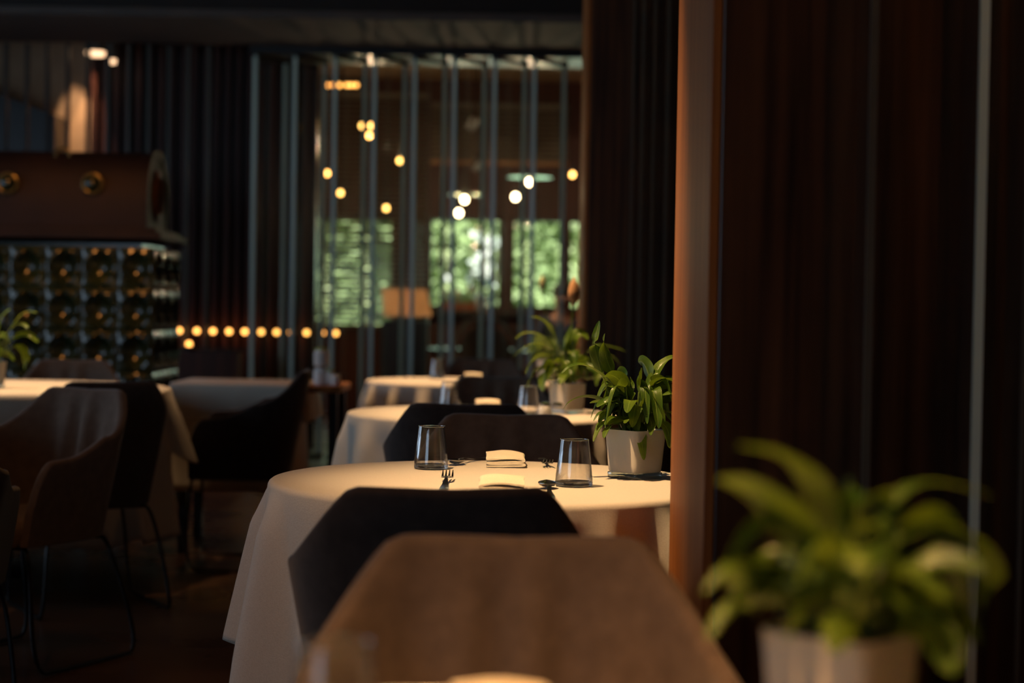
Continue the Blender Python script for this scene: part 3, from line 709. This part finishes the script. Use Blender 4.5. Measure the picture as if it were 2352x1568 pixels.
def sheet_strip(pts, th=.0016, cup=0.0):
    """flat metal strip: pts = (y, halfwidth, z)"""
    rs = []
    for y, w, z in pts:
        rs.append([(-w, y, z+cup*w*8), (-w*.5, y, z - cup*w*2), (0, y, z - cup*w*5), (w*.5, y, z - cup*w*2), (w, y, z+cup*w*8), (w, y, z+th+cup*w*8), (w*.5, y, z+th - cup*w*2), (0, y, z+th - cup*w*5), (-w*.5, y, z+th - cup*w*2), (-w, y, z+th+cup*w*8)])
    return rs
def make_fork():
    t = thing('fork', (0, 0, 0), 0, '', 'fork')
    b_ = MB(); b_.rings(sheet_strip([(-.19, .006, .002), (-.186, .009, .0015), (-.15, .0095, .001), (-.10, .006, .004), (-.06, .0032, .010), (-.03, .0032, .0125), (-.018, .006, .012), (-.008, .0115, .0095), (0, .0125, .008), (.004, .0125, .008)], .0018))
    b_.build('handle', M['steel'], t, angle=50)
    for k in range(4):
        x = -.0105 + .007*k; b_ = MB()
        pts = [(0.002, .008), (.016, .0085), (.032, .012), (.046, .0185)]
        rs = []
        for i, (y, z) in enumerate(pts):
            w = (.0022, .0021, .0017, .0007)[i]; rs.append([(x-w, y, z), (x+w, y, z), (x+w, y, z+.0018), (x-w, y, z+.0018)])
        b_.rings(rs); b_.build('tine', M['steel'], t, angle=50)
    return t
def make_spoon():
    t = thing('spoon', (0, 0, 0), 0, '', 'spoon')
    b_ = MB(); b_.rings(sheet_strip([(-.19, .005, .002), (-.186, .008, .0015), (-.15, .0085, .001), (-.10, .005, .004), (-.06, .003, .010), (-.03, .003, .0125), (-.016, .0042, .011)], .002))
    b_.build('handle', M['steel'], t, angle=50)
    b_ = MB(); rs = []
    for side in (0,):
        for i in range(0, 15):
            q = i/14; y = -.018 + .066*q; w = .0195*math.sin(PI*min(.985, max(.05, q**.85)))**.75
            zc = .0105 - .009*math.sin(PI*q) + .003*q
            ring = [(w*math.cos(PI*k/8), y, .0115 + .002*q - (.0115+.002*q - zc)*math.sin(PI*k/8)) for k in range(9)]
            ring += [(x_*.93, y_, z_+.0012) for x_, y_, z_ in ring[::-1]]
            rs.append(ring)
    b_.rings(rs); b_.build('bowl', M['steel'], t, angle=60)
    return t
FK = make_fork(); SP = make_spoon()
GF = 'place-setting cutlery'
p = at(1027, 1115, 3.66); FK.location = (p.x, 3.655, TZ); FK['label'] = 'steel fork with tines towards the plantless left, in front of the near napkin'; FK['group'] = GF
FK['label'] = 'steel fork left of the nearer napkin, tines pointing away from the camera'
p = at(1257, 1066, 4.0); clone(FK, (p.x, 4.04, TZ), PI + .05, 'steel fork right of the far napkin, tines pointing towards the camera', GF)
p = at(1257, 1130, 3.55); SP.location = (p.x, 3.535, TZ); SP.rotation_euler = (0, 0, .02); SP['label'] = 'steel spoon lying in front of the water glass near the plant'; SP['group'] = GF
p = at(1050, 1065, 4.0); clone(SP, (p.x, 4.05, TZ), PI - .35, 'steel spoon beside the left water glass at the far edge of the in-focus table', GF)

def shaker(px, py, Y, label, m_):
    p = at(px, py, Y); t = thing('salt_shaker', (p.x, Y, TZ), 0, label, 'salt shaker', 'salt and pepper pots')
    b_ = MB(); b_.lathe([(.020, 0), (.022, .004), (.022, .030), (.019, .036)], n=24); b_.build('jar', m_, t)
    b_ = MB(); b_.lathe([(.0195, .036), (.0195, .043), (.012, .047)], n=24); b_.build('cap', M['steel'], t)
shaker(1252, 943, 5.90, 'small white salt pot beside the right glass on the second table', M['white_ceramic'])
shaker(1280, 943, 5.93, 'small clear pot beside the white salt pot on the second table', M['tumbler'])

# ------------------------------------------------------------------ potted peace lilies
def rsq(a, e=.28):
    c, s = math.cos(a), math.sin(a); return (math.copysign(abs(c)**e, c), math.copysign(abs(s)**e, s))
def make_pot(t):
    n = 64
    def ring(h, z, e=.28): return [(h*rsq(2*PI*i/n, e)[0], h*rsq(2*PI*i/n, e)[1], z) for i in range(n)]
    b_ = MB(); b_.rings([ring(.043, .014), ring(.0445, .017), ring(.046, .03), ring(.0515, .104), ring(.052, .1065), ring(.050, .1065), ring(.049, .100)], cap1=True)
    b_.build('pot', M['pot'], t, angle=50)
    b_ = MB(); b_.rings([ring(.0445, 0), ring(.046, .002), ring(.0465, .012), ring(.045, .0138)]); b_.build('glass_foot', M['footglass'], t, angle=50)
    b_ = MB(); b_.rings([ring(.0485, .0985), ring(.040, .1015), ring(.02, .1035)]); b_.build('soil', M['soil'], t)
def leafblade(b_, stalk, blade, w, roll=0.0, cup=.25, wavy=.0):
    """stalk: points of the petiole, blade: points of the midrib"""
    if len(stalk) > 1:
        sp = subdivided_smooth(stalk, 2); b_.tube(sp, [.0022 - .0008*i/len(sp) for i in range(len(sp))], 6)
    bp = subdivided_smooth(blade, 3); n = len(bp); rows = []; o = len(b_.v)
    for i, p in enumerate(bp):
        q = i/(n-1); t = (bp[min(i+1, n-1)]-bp[max(i-1, 0)]).normalized()
        side = t.cross(Vector((0, 0, 1)))
        if side.length < .15: side = t.cross(Vector((.3, 1, 0)))
        side.normalize(); side = Matrix.Rotation(roll, 3, t) @ side; nn = side.cross(t).normalized()
        tq = max(0, (q-.34)/.66); ww = w*1.15*((math.sin(PI/2*min(1, q/.34)))**.8 if q < .34 else (1-tq)**1.05*(1+.85*tq)) + .0003
        for k in range(-2, 3):
            s = k/2; rows.append(p + side*ww*s + nn*(cup*ww*abs(s)**1.4 + wavy*ww*math.sin(q*14)*s*abs(s)))
            b_.uv[len(b_.v)+len(rows)-1] = (.5+.5*s, q)
    fs = [(i*5+k, i*5+k+1, (i+1)*5+k+1, (i+1)*5+k) for i in range(n-1) for k in range(4)]
    b_.add(rows, fs)
def random_leaf(b_, rr, reach, h, w, az=None, droop=.4):
    a = rr.uniform(0, 2*PI) if az is None else az
    dx, dy = math.cos(a), math.sin(a); r0 = rr.uniform(.002, .03)
    p0 = Vector((dx*r0, dy*r0, .10)); p1 = Vector((dx*(r0+reach*.15), dy*(r0+reach*.15), .10+h*.55)); p2 = Vector((dx*reach*.42, dy*reach*.42, .10+h*.9))
    p3 = Vector((dx*reach*.72, dy*reach*.72, .10+h)); p4 = Vector((dx*reach, dy*reach, .10+h*(1-droop)))
    sd = Vector((-dy, dx, 0))*rr.uniform(-.02, .02)
    leafblade(b_, [p0, p1, p2], [p2, p3+sd*.5, p4+sd], w, rr.uniform(-.7, .7), rr.uniform(.1, .5), rr.uniform(0, .15))
def build_plant(X, Y, z, rz, label, leaves, scale_px, seed, nrand=26, cx=0, cy=0, mirror=1):
    """leaves: list of (stalk pixels, blade pixels, half width m, depth offset) surveyed around the pot rim centre"""
    t = thing('potted_plant', (X, Y, z), rz, label, 'potted plant', 'peace lilies in frosted glass pots')
    make_pot(t)
    b_ = MB(); rr = random.Random(seed); inv = Matrix.Rotation(-rz, 3, 'Z')
    for stalk, blade, w, dy, roll in leaves:
        def cv(pt, k): return inv @ Vector(((pt[0]-cx)/scale_px*mirror, dy*k, .1065+(cy-pt[1])/scale_px))
        ns = len(stalk); nb = len(blade); tot = ns+nb-1
        S = [cv(pt, i/tot) for i, pt in enumerate(stalk)]
        B = [cv(pt, (ns-1+i)/tot) for i, pt in enumerate(blade)]
        if S: S = [Vector((S[0].x*.5, S[0].y*.5, .101))] + S[1:] if len(S) > 1 else S
        leafblade(b_, (S + [B[0]]) if S else [B[0]], B, w, roll, .25, .06)
    for k in range(nrand):
        random_leaf(b_, rr, rr.uniform(.05, .115), rr.uniform(.02, .125), rr.uniform(.010, .017), None, rr.uniform(.2, .9))
    b_.build('foliage', M['leaf'], t, angle=80)
    return t
LV = [  # surveyed on the in-focus plant (pot rim centre 1458, 992)
 ([(1440, 990), (1410, 950), (1385, 885)], [(1376, 862), (1361, 815), (1358, 790), (1369, 742)], .0120, -.02, 1.35),
 ([(1445, 990), (1425, 930), (1408, 880)], [(1400, 862), (1386, 830), (1378, 800), (1381, 771)], .0135, -.05, 1.35),
 ([(1450, 990), (1432, 930), (1415, 900)], [(1404, 892), (1375, 866), (1335, 842), (1303, 846), (1281, 865)], .0120, -.07, -.1),
 ([(1440, 990), (1420, 965)], [(1395, 935), (1370, 920), (1330, 916), (1300, 930), (1287, 947)], .0060, -.05, .5),
 ([(1452, 990), (1440, 940)], [(1432, 905), (1415, 875), (1395, 864), (1380, 868)], .0165, -.08, .6),
 ([(1455, 990), (1430, 935)], [(1430, 900), (1435, 880), (1428, 858), (1415, 860)], .0150, .04, 1.1),
 ([(1465, 990), (1485, 920)], [(1498, 875), (1512, 845), (1535, 826), (1556, 823)], .0125, .03, .3),
 ([(1462, 990), (1468, 930)], [(1490, 880), (1482, 850), (1472, 835), (1464, 838)], .0180, .05, 1.3),
 ([(1462, 990), (1462, 930)], [(1462, 905), (1467, 880), (1468, 862), (1462, 853)], .0170, -.07, 1.4),
 ([(1462, 990), (1480, 930)], [(1478, 902), (1500, 880), (1525, 872), (1548, 884)], .0120, -.06, -.2),
 ([(1468, 990), (1490, 935)], [(1500, 915), (1520, 895), (1545, 880), (1565, 868)], .0100, .06, .2),
 ([(1470, 990), (1500, 950)], [(1515, 930), (1530, 910), (1550, 900), (1572, 915)], .0190, .04, .7),
 ([(1470, 990), (1505, 955)], [(1490, 950), (1500, 920), (1520, 908), (1540, 905)], .0110, -.06, .5),
 ([(1470, 990), (1500, 950)], [(1510, 955), (1532, 950), (1555, 965), (1560, 1000)], .0120, -.05, .0),
 ([(1455, 990), (1430, 960)], [(1415, 950), (1395, 940), (1375, 930), (1352, 935)], .0120, .03, .3),
 ([(1452, 990), (1420, 965)], [(1410, 955), (1385, 948), (1370, 955), (1358, 972)], .0070, -.06, .2),
 ([(1450, 990), (1425, 975)], [(1410, 972), (1385, 972), (1372, 985), (1358, 1018)], .0120, -.07, .2),
 ([(1450, 990), (1430, 980)], [(1425, 978), (1405, 978), (1390, 990), (1382, 1008)], .0150, -.09, .5),
 ([(1460, 990), (1455, 975)], [(1455, 975), (1462, 985), (1468, 1015), (1472, 1056)], .0120, -.10, .2),
 ([(1462, 990), (1462, 970)], [(1475, 955), (1462, 960), (1458, 975), (1460, 990)], .0170, -.09, .9),
 ([(1468, 990), (1485, 975)], [(1505, 970), (1525, 980), (1533, 1005), (1532, 1030)], .0110, -.08, .2),
 ([(1466, 990), (1478, 960)], [(1485, 960), (1490, 970), (1492, 985), (1488, 1000)], .0110, -.09, .5),
 ([(1460, 990), (1462, 950)], [(1460, 960), (1468, 945), (1472, 930), (1466, 920)], .0150, -.09, 1.2),
 ([(1455, 990), (1442, 950)], [(1440, 945), (1445, 925), (1440, 905), (1430, 890)], .0100, -.04, .8),
 ([(1460, 990), (1452, 940)], [(1450, 930), (1445, 900), (1450, 885), (1446, 872)], .0080, .06, .8),
 ([(1465, 990), (1475, 930)], [(1482, 900), (1492, 870), (1505, 860), (1515, 862)], .0090, .00, .6),
]
build_plant(at(1458, 1095, 3.80).x, 3.80, TZ, PI/4-.03, 'sharp leafy peace lily in a square frosted pot on the in-focus table', LV, 1060, 5, 46, 1458, 992)
LF = [
 ([(1940, 1500), (1930, 1380)], [(1890, 1260), (1840, 1150), (1760, 1090), (1660, 1072)], .016, -.06, .1),
 ([(1940, 1500), (1900, 1400)], [(1850, 1330), (1780, 1240), (1700, 1170), (1620, 1140)], .021, -.08, .3),
 ([(1930, 1500), (1860, 1430)], [(1800, 1380), (1740, 1340), (1660, 1330), (1590, 1390)], .013, -.09, .1),
 ([(1930, 1500), (1840, 1450)], [(1790, 1440), (1720, 1400), (1690, 1350), (1660, 1345)], .020, -.04, .7),
 ([(1945, 1500), (1950, 1400)], [(1935, 1330), (1940, 1250), (1950, 1190), (1945, 1160)], .015, .03, 1.2),
 ([(1955, 1500), (2000, 1350)], [(2010, 1270), (2070, 1190), (2160, 1160), (2300, 1200)], .010, .05, .0),
 ([(1955, 1500), (2000, 1380)], [(2040, 1310), (2110, 1260), (2190, 1260), (2270, 1330), ], .017, .02, .1),
 ([(1960, 1500), (2060, 1380)], [(2150, 1290), (2230, 1280), (2300, 1370), (2275, 1470)], .014, .04, .0),
 ([(1960, 1500), (2020, 1420)], [(2040, 1380), (2100, 1340), (2180, 1330), (2230, 1350)], .018, -.05, .4),
 ([(1920, 1500), (1860, 1470)], [(1830, 1450), (1760, 1440), (1690, 1450), (1630, 1500)], .018, .01, .5),
 ([(1925, 1500), (1800, 1440)], [(1760, 1420), (1700, 1420), (1640, 1460), (1610, 1500)], .012, -.07, .2),
 ([(1945, 1500), (1990, 1460)], [(1960, 1400), (1920, 1350), (1870, 1300), (1850, 1270)], .016, -.10, .5),
 ([(1945, 1500), (1990, 1480)], [(2010, 1480), (2080, 1470), (2130, 1500), (2140, 1560)], .018, -.09, .4),
 ([(1945, 1500), (2000, 1470)], [(2060, 1430), (2140, 1420), (2190, 1460), (2230, 1520)], .018, -.03, .4),
]
build_plant(at(1932, 1530, 1.44).x, 1.44, TZ, PI/4+.05, 'large blurred peace lily in a white square pot at the lower right foreground', LF, 2780, 9, 34, 1932, 1500)
def shift(LVs, sx=1): return LVs
P2 = build_plant(at(1302, 945, 6.10).x, 6.10, TZ, PI/4, 'blurred peace lily in a square pot on the second table with a withered peach flower', [
 ([(1300, 868), (1290, 820), (1280, 790)], [(1270, 765), (1255, 738), (1235, 722), (1212, 719)], .018, -.04, .1),
 ([(1300, 868), (1285, 830)], [(1270, 795), (1240, 778), (1205, 785), (1176, 812)], .014, -.05, .1),
 ([(1300, 868), (1280, 840)], [(1262, 815), (1235, 810), (1215, 825), (1206, 850)], .020, -.06, .5),
 ([(1300, 868), (1285, 850)], [(1270, 830), (1250, 835), (1245, 860), (1246, 888)], .028, -.08, .9),
 ([(1300, 868), (1300, 830)], [(1305, 800), (1310, 770), (1330, 750), (1350, 770)], .024, .02, .7),
 ([(1300, 868), (1295, 830)], [(1292, 800), (1298, 770), (1305, 750), (1312, 738)], .016, -.02, .6),
 ([(1305, 868), (1330, 820)], [(1345, 800), (1370, 782), (1405, 785), (1438, 797)], .013, .04, .1),
 ([(1305, 868), (1335, 830)], [(1350, 815), (1380, 798), (1410, 808), (1425, 832)], .014, .02, .2),
 ([(1305, 868), (1335, 845)], [(1340, 835), (1360, 830), (1372, 850), (1368, 875)], .022, -.05, .5),
 ([(1300, 868), (1270, 850)], [(1250, 840), (1230, 840), (1218, 860), (1208, 885)], .016, -.02, .4),
 ([(1300, 868), (1285, 830)], [(1275, 800), (1240, 760), (1200, 755), (1180, 772)], .012, .05, .3),
], 658, 15, 30, 1302, 870)
P3 = build_plant(at(1262, 870, 8.75).x, 8.75, TZ, PI/4, 'peace lily with a pale yellow flower on the farthest table, behind the second plant', [], 460, 21, 30, 1262, 812)
def spathe(t, px, py, size, m_, base):
    p = at(px, py, t.location.y) ; l = Matrix.Rotation(-t.rotation_euler.z, 3, 'Z') @ (p - t.location)
    b_ = MB(); b_.tube(subdivided_smooth([Vector((0, 0, .1)), Vector((l.x*.4, l.y*.4, l.z*.6)), Vector((l.x, l.y, l.z-size*.5))], 2), .0025, 6); st_ = b_.build('flower_stalk', M['leaf'], t)
    b_ = MB(); q = Vector((l.x, l.y, l.z))
    rs = []
    for i in range(9):
        f = i/8; w = size*.27*math.sin(PI*min(1, max(.04, f**.8)))**.9 + .0005
        rs.append([(q.x+w*math.cos(2*PI*k/10), q.y+w*.45*math.sin(2*PI*k/10), q.z - size/2 + size*f) for k in range(10)])
    b_.rings(rs); b_.build('flower', m_, t)
spathe(P2, 1318, 668, .10, M['spathe_dry'], None)
spathe(P3, 1246, 650, .085, M['spathe'], None)
P4 = build_plant(at(-16, 895, 7.15).x, 7.10, .7592, PI/4+.3, 'peace lily in a square pot on the large left table, cut by the left border', [
 ([(0, 822), (10, 790)], [(20, 770), (40, 735), (65, 705), (95, 710)], .014, -.02, .2),
 ([(0, 822), (0, 780)], [(5, 750), (10, 725), (25, 708), (35, 703)], .016, -.04, .6),
 ([(0, 822), (20, 780)], [(25, 760), (45, 735), (65, 735), (78, 745)], .014, -.05, .3),
 ([(0, 822), (20, 790)], [(30, 775), (55, 760), (80, 760), (98, 777)], .020, -.03, .5),
 ([(0, 822), (30, 795)], [(40, 785), (60, 790), (73, 810), (70, 840)], .018, -.05, .3),
 ([(0, 822), (-5, 800)], [(-5, 790), (8, 800), (10, 820), (5, 842)], .022, -.09, .8),
 ([(0, 822), (-20, 780)], [(-30, 760), (-50, 740), (-75, 735), (-95, 750)], .016, -.03, .4),
], 560, 25, 26, -16, 822)

# ------------------------------------------------------------------ glass jars on the side table
def jar(px, Y, r, h, z, label, liquid):
    p = at(px, 880, Y); t = thing('storage_jar', (p.x, Y, z), 0, label, 'jar', 'jars on the side table')
    b_ = MB(); b_.lathe([(r*.8, 0), (r, .01), (r, h*.75), (r*.8, h*.85), (r*.78, h*.9)], n=24); b_.build('body', liquid, t)
    b_ = MB(); b_.lathe([(r*.84, h*.9), (r*.84, h*.98), (r*.7, h)], n=24); b_.build('lid', M['lime'] if liquid is M['white_ceramic'] else M['tumbler'], t)
jar(738, 8.0, .036, .085, .7505, 'lower jar of the pale stack on the side table', M['white'])
jar(738, 8.0, .036, .085, .836, 'upper jar of the pale stack with lime lid', M['white_ceramic'])
jar(759, 7.98, .018, .07, .7505, 'small narrow jar right of the stack on the side table', M['white_ceramic'])
jar(772, 7.96, .022, .055, .7505, 'rightmost low jar on the side table', M['white'])

# ------------------------------------------------------------------ tiled stove
sx1 = at(352, 700, 9.3).x; sx0 = sx1 - 1.35; sy0, sy1 = 9.3, 10.03
ztop = at(200, 540, 9.3).z
sv = thing('tiled_stove', ((sx0+sx1)/2, sy0, 0), 0, 'large green glazed tile stove with dark barrel top at the left', 'stove')
cx0 = (sx0+sx1)/2; HW = (sx1-sx0)/2
def tile_face(b_, org, du, dv, nrm, nu, nv, su, sv_):
    """grid of square tiles, each with a round dished niche"""
    K = 14
    for a in range(nu):
        for c in range(nv):
            vs = []
            for j in range(K+1):
                for i in range(K+1):
                    x_, y_ = i/K, j/K; ex = min(x_, 1-x_, y_, 1-y_); rr_ = math.hypot(x_-.5, y_-.5)
                    d = -.006*(1-min(1, ex/.04)) 
                    if rr_ < .38: d -= .055*(1-(rr_/.38)**2)
                    elif rr_ < .43: d += .008
                    vs.append(org + du*((a+x_)*su) + dv*((c+y_)*sv_) + nrm*d)
            b_.add(vs, [(j*(K+1)+i, j*(K+1)+i+1, (j+1)*(K+1)+i+1, (j+1)*(K+1)+i) for j in range(K) for i in range(K)])
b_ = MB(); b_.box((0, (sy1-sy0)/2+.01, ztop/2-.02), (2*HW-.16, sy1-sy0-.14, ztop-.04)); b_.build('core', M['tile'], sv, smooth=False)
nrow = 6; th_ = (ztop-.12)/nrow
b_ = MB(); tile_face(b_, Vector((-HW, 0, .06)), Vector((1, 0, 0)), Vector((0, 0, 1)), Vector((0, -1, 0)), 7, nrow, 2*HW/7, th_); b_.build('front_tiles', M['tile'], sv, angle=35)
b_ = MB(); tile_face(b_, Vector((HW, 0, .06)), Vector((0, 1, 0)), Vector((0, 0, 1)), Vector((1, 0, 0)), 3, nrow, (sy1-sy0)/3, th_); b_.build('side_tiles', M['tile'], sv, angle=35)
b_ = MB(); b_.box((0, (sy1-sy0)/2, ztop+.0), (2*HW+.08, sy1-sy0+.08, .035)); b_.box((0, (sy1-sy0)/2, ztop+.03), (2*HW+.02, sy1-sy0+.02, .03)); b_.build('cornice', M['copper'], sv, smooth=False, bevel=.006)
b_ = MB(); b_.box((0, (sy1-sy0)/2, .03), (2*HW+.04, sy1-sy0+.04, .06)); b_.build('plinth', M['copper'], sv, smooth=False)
zb0 = ztop+.045; bh = at(300, 347, 9.5).z - zb0; bx1 = at(338, 430, 9.4).x - cx0; yc_ = (sy1-sy0)/2 - .02; by = .30
def arch(n=28, s=1.0):
    pts = [(yc_-by*s, zb0)]
    for i in range(n+1):
        a = PI - PI*i/n; c, s2 = math.cos(a), math.sin(a)
        pts.append((yc_+by*s*math.copysign(abs(c)**.75, c), zb0+.02+(bh-.02)*s*abs(s2)**.8))
    pts.append((yc_+by*s, zb0)); return pts
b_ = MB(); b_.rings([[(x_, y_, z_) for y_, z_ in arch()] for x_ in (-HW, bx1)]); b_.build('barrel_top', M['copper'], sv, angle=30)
# arched end trim and round opening
ao = arch(28, 1.03); ai = arch(28, .93)
b_ = MB(); b_.rings([[(bx1, y_, z_) for y_, z_ in ao], [(bx1+.012, y_, z_) for y_, z_ in ao], [(bx1+.012, y_, z_) for y_, z_ in ai], [(bx1, y_, z_) for y_, z_ in ai]], loop=True); b_.build('end_rim', M['copper'], sv, smooth=False)
def ringmesh(c, r0, r1, axis):
    b_ = MB(); rs = []; n = 36
    for i in range(n):
        a = 2*PI*i/n; rad = Vector((math.cos(a), 0, math.sin(a))) if axis == 'y' else Vector((0, math.cos(a)*.9, math.sin(a)*1.25))
        ax = Vector((0, 1, 0)) if axis == 'y' else Vector((1, 0, 0)); rs.append([Vector(c) + rad*((r0+r1)/2 + (r1-r0)/2*math.cos(2*PI*k/8)) + ax*((r1-r0)/2*math.sin(2*PI*k/8)) for k in range(8)])
    b_.rings(rs, loop=True); return b_
ringmesh((bx1+.008, yc_, zb0+bh*.45), .085, .115, 'x').build('end_porthole', M['slat'], sv)
for px, py in ((15, 420), (210, 421)):
    p = at(px, py, 9.32); q = Vector((p.x-cx0, yc_-by-.002, p.z))
    ro = ringmesh(q, .040, .060, 'y').build('porthole_ring', M['brass'], sv)
    b_ = MB(); b_.ball(q, .042, 20, 10); b_.build('porthole_glass', M['tile'], ro)
    ro.children[0].scale = (1, 1, 1)
p = at(135, 360, 9.4); q = Vector((p.x-cx0, yc_-by*.55, zb0+bh*.93))
ringmesh(q, .030, .045, 'y').build('porthole_ring', M['brass'], sv)

# ------------------------------------------------------------------ far room seating
def round_chair(px, py, Y, label, rz):
    p = at(px, py, Y); t = thing('round_back_chair', (p.x, Y, 0), rz, label, 'chair', 'far room chairs')
    top = p.z; b_ = MB()
    pts = [Vector((.24*math.cos(a), 0, top-.24+.24*math.sin(a))) for a in [PI*k/14 for k in range(15)]]
    pts = [Vector((.20, .02, .45))] + pts + [Vector((-.20, .02, .45))]
    b_.tube(pts, .018, 8); b_.build('back_frame', M['blind'], t)
    b_ = MB(); rs = []
    for y in (-.012, .012): rs.append([(.20*math.cos(2*PI*k/24), y, top-.27+.20*math.sin(2*PI*k/24)) for k in range(24)])
    b_.rings(rs); b_.build('back_cushion', M['fab_brown'], t)
    b_ = MB(); b_.lathe([(.20, .40), (.22, .42), (.22, .46), (.19, .48)], (0, .2, 0), 28); b_.build('seat', M['fab_brown'], t)
    for sx, sy in ((-1, 0.03), (1, .03), (-1, .36), (1, .36)):
        b_ = MB(); b_.tube([(sx*.15, .2+(sy-.2)*.8, .41), (sx*.20, sy, 0)], .014, 8); b_.build('leg', M['black'], t)
    return t
round_chair(1115, 728, 13.9, 'round backed chair in the far room below the bright middle window', 0)
dt = thing('dining_table', (at(1040, 800, 15.2).x, 15.3, 0), 0, 'bare dark table in the far room behind the round backed chair', 'table')
b_ = MB(); b_.box((0, 0, .735), (1.1, .75, .03)); b_.build('tabletop', M['black'], dt, smooth=False)
for sx in (-1, 1):
    for sy in (-1, 1):
        b_ = MB(); b_.box((sx*.48, sy*.3, .36), (.05, .05, .72)); b_.build('leg', M['black'], dt, smooth=False)

# ------------------------------------------------------------------ seated guest in the far room
GY = 15.4; pg = at(1286, 700, GY)
gt = thing('dining_table', (pg.x-.06, GY-.45, 0), 0, 'small dark table in front of the seated guest in the far room', 'table')
b_ = MB(); b_.box((0, 0, .735), (.62, .55, .03)); b_.build('tabletop', M['black'], gt, smooth=False)
b_ = MB(); b_.tube([(0, 0, .01), (0, 0, .72)], .03, 12); b_.build('pedestal', M['black'], gt)
b_ = MB(); b_.lathe([(.2, 0), (.2, .01), (.03, .02)], n=24); b_.build('base', M['black'], gt)
def skinned(name, verts, edges, radii, m_, parent=None):
    me = bpy.data.meshes.new(name); me.from_pydata(verts, edges, []); me.materials.append(m_)
    o = bpy.data.objects.new(name, me); COL.objects.link(o); o.parent = parent
    md = o.modifiers.new('skin', 'SKIN'); md.use_smooth_shade = True
    for v, r in zip(me.skin_vertices[0].data, radii): v.radius = (r, r)
    me.skin_vertices[0].data[0].use_root = True
    sd = o.modifiers.new('subdivision', 'SUBSURF'); sd.levels = 2; sd.render_levels = 2
    return o
V = [(0,0,.50),(0,0,.66),(0,-.02,.84),(0,-.03,.98),(0,-.03,1.06),(0,-.04,1.14),(0,-.05,1.20),(0,-.055,1.27),
     (-.16,-.02,1.0),(-.22,-.10,.80),(-.16,-.30,.785),(-.08,-.38,.78),(.16,-.02,1.0),(.22,-.10,.80),(.12,-.28,.785),(.04,-.36,.78),
     (-.10,-.04,.50),(-.12,-.42,.50),(-.12,-.42,.10),(-.12,-.52,.05),(.10,-.04,.50),(.12,-.42,.50),(.12,-.42,.10),(.12,-.52,.05)]
E = [(0,1),(1,2),(2,3),(3,4),(4,5),(5,6),(6,7),(3,8),(8,9),(9,10),(10,11),(3,12),(12,13),(13,14),(14,15),(0,16),(16,17),(17,18),(18,19),(0,20),(20,21),(21,22),(22,23)]
RD = [.13,.12,.13,.11,.055,.075,.088,.07,.055,.043,.033,.028,.055,.043,.033,.028,.09,.065,.045,.035,.09,.065,.045,.035]
per = skinned('person', V, E, RD, M['skin']); per.location = (pg.x+.03, GY, 0)
tag(per, 'seated person in a navy top with dark hair, partly hidden behind the rightmost glass pane', 'person')
skinned('shirt', V[:4]+[(-.17,-.02,1.0),(-.225,-.10,.81),(-.19,-.22,.80),(.17,-.02,1.0),(.225,-.10,.81),(.18,-.20,.80)], [(0,1),(1,2),(2,3),(3,4),(4,5),(5,6),(3,7),(7,8),(8,9)], [.145,.135,.145,.125,.068,.056,.048,.068,.056,.048], M['navy'], per)
b_ = MB(); b_.ball((0, -.025, 1.26), .098, 18, 12, 1.0); b_.build('hair', M['hair'], per)
b_ = MB()
b_.ball((-.03, -.128, 1.215), .010, 8, 6); b_.ball((.03, -.128, 1.215), .010, 8, 6); b_.build('eyes', M['hair'], per)
b_ = MB(); b_.tube([(0, -.13, 1.22), (0, -.152, 1.185), (0, -.125, 1.18)], [.006, .012, .006], 8); b_.build('nose', M['skin'], per)
ck = clone(CH2, (pg.x+.03, GY+.02, 0), PI, 'dark armchair under the seated guest in the far room'); ck['group'] = 'far room chairs'
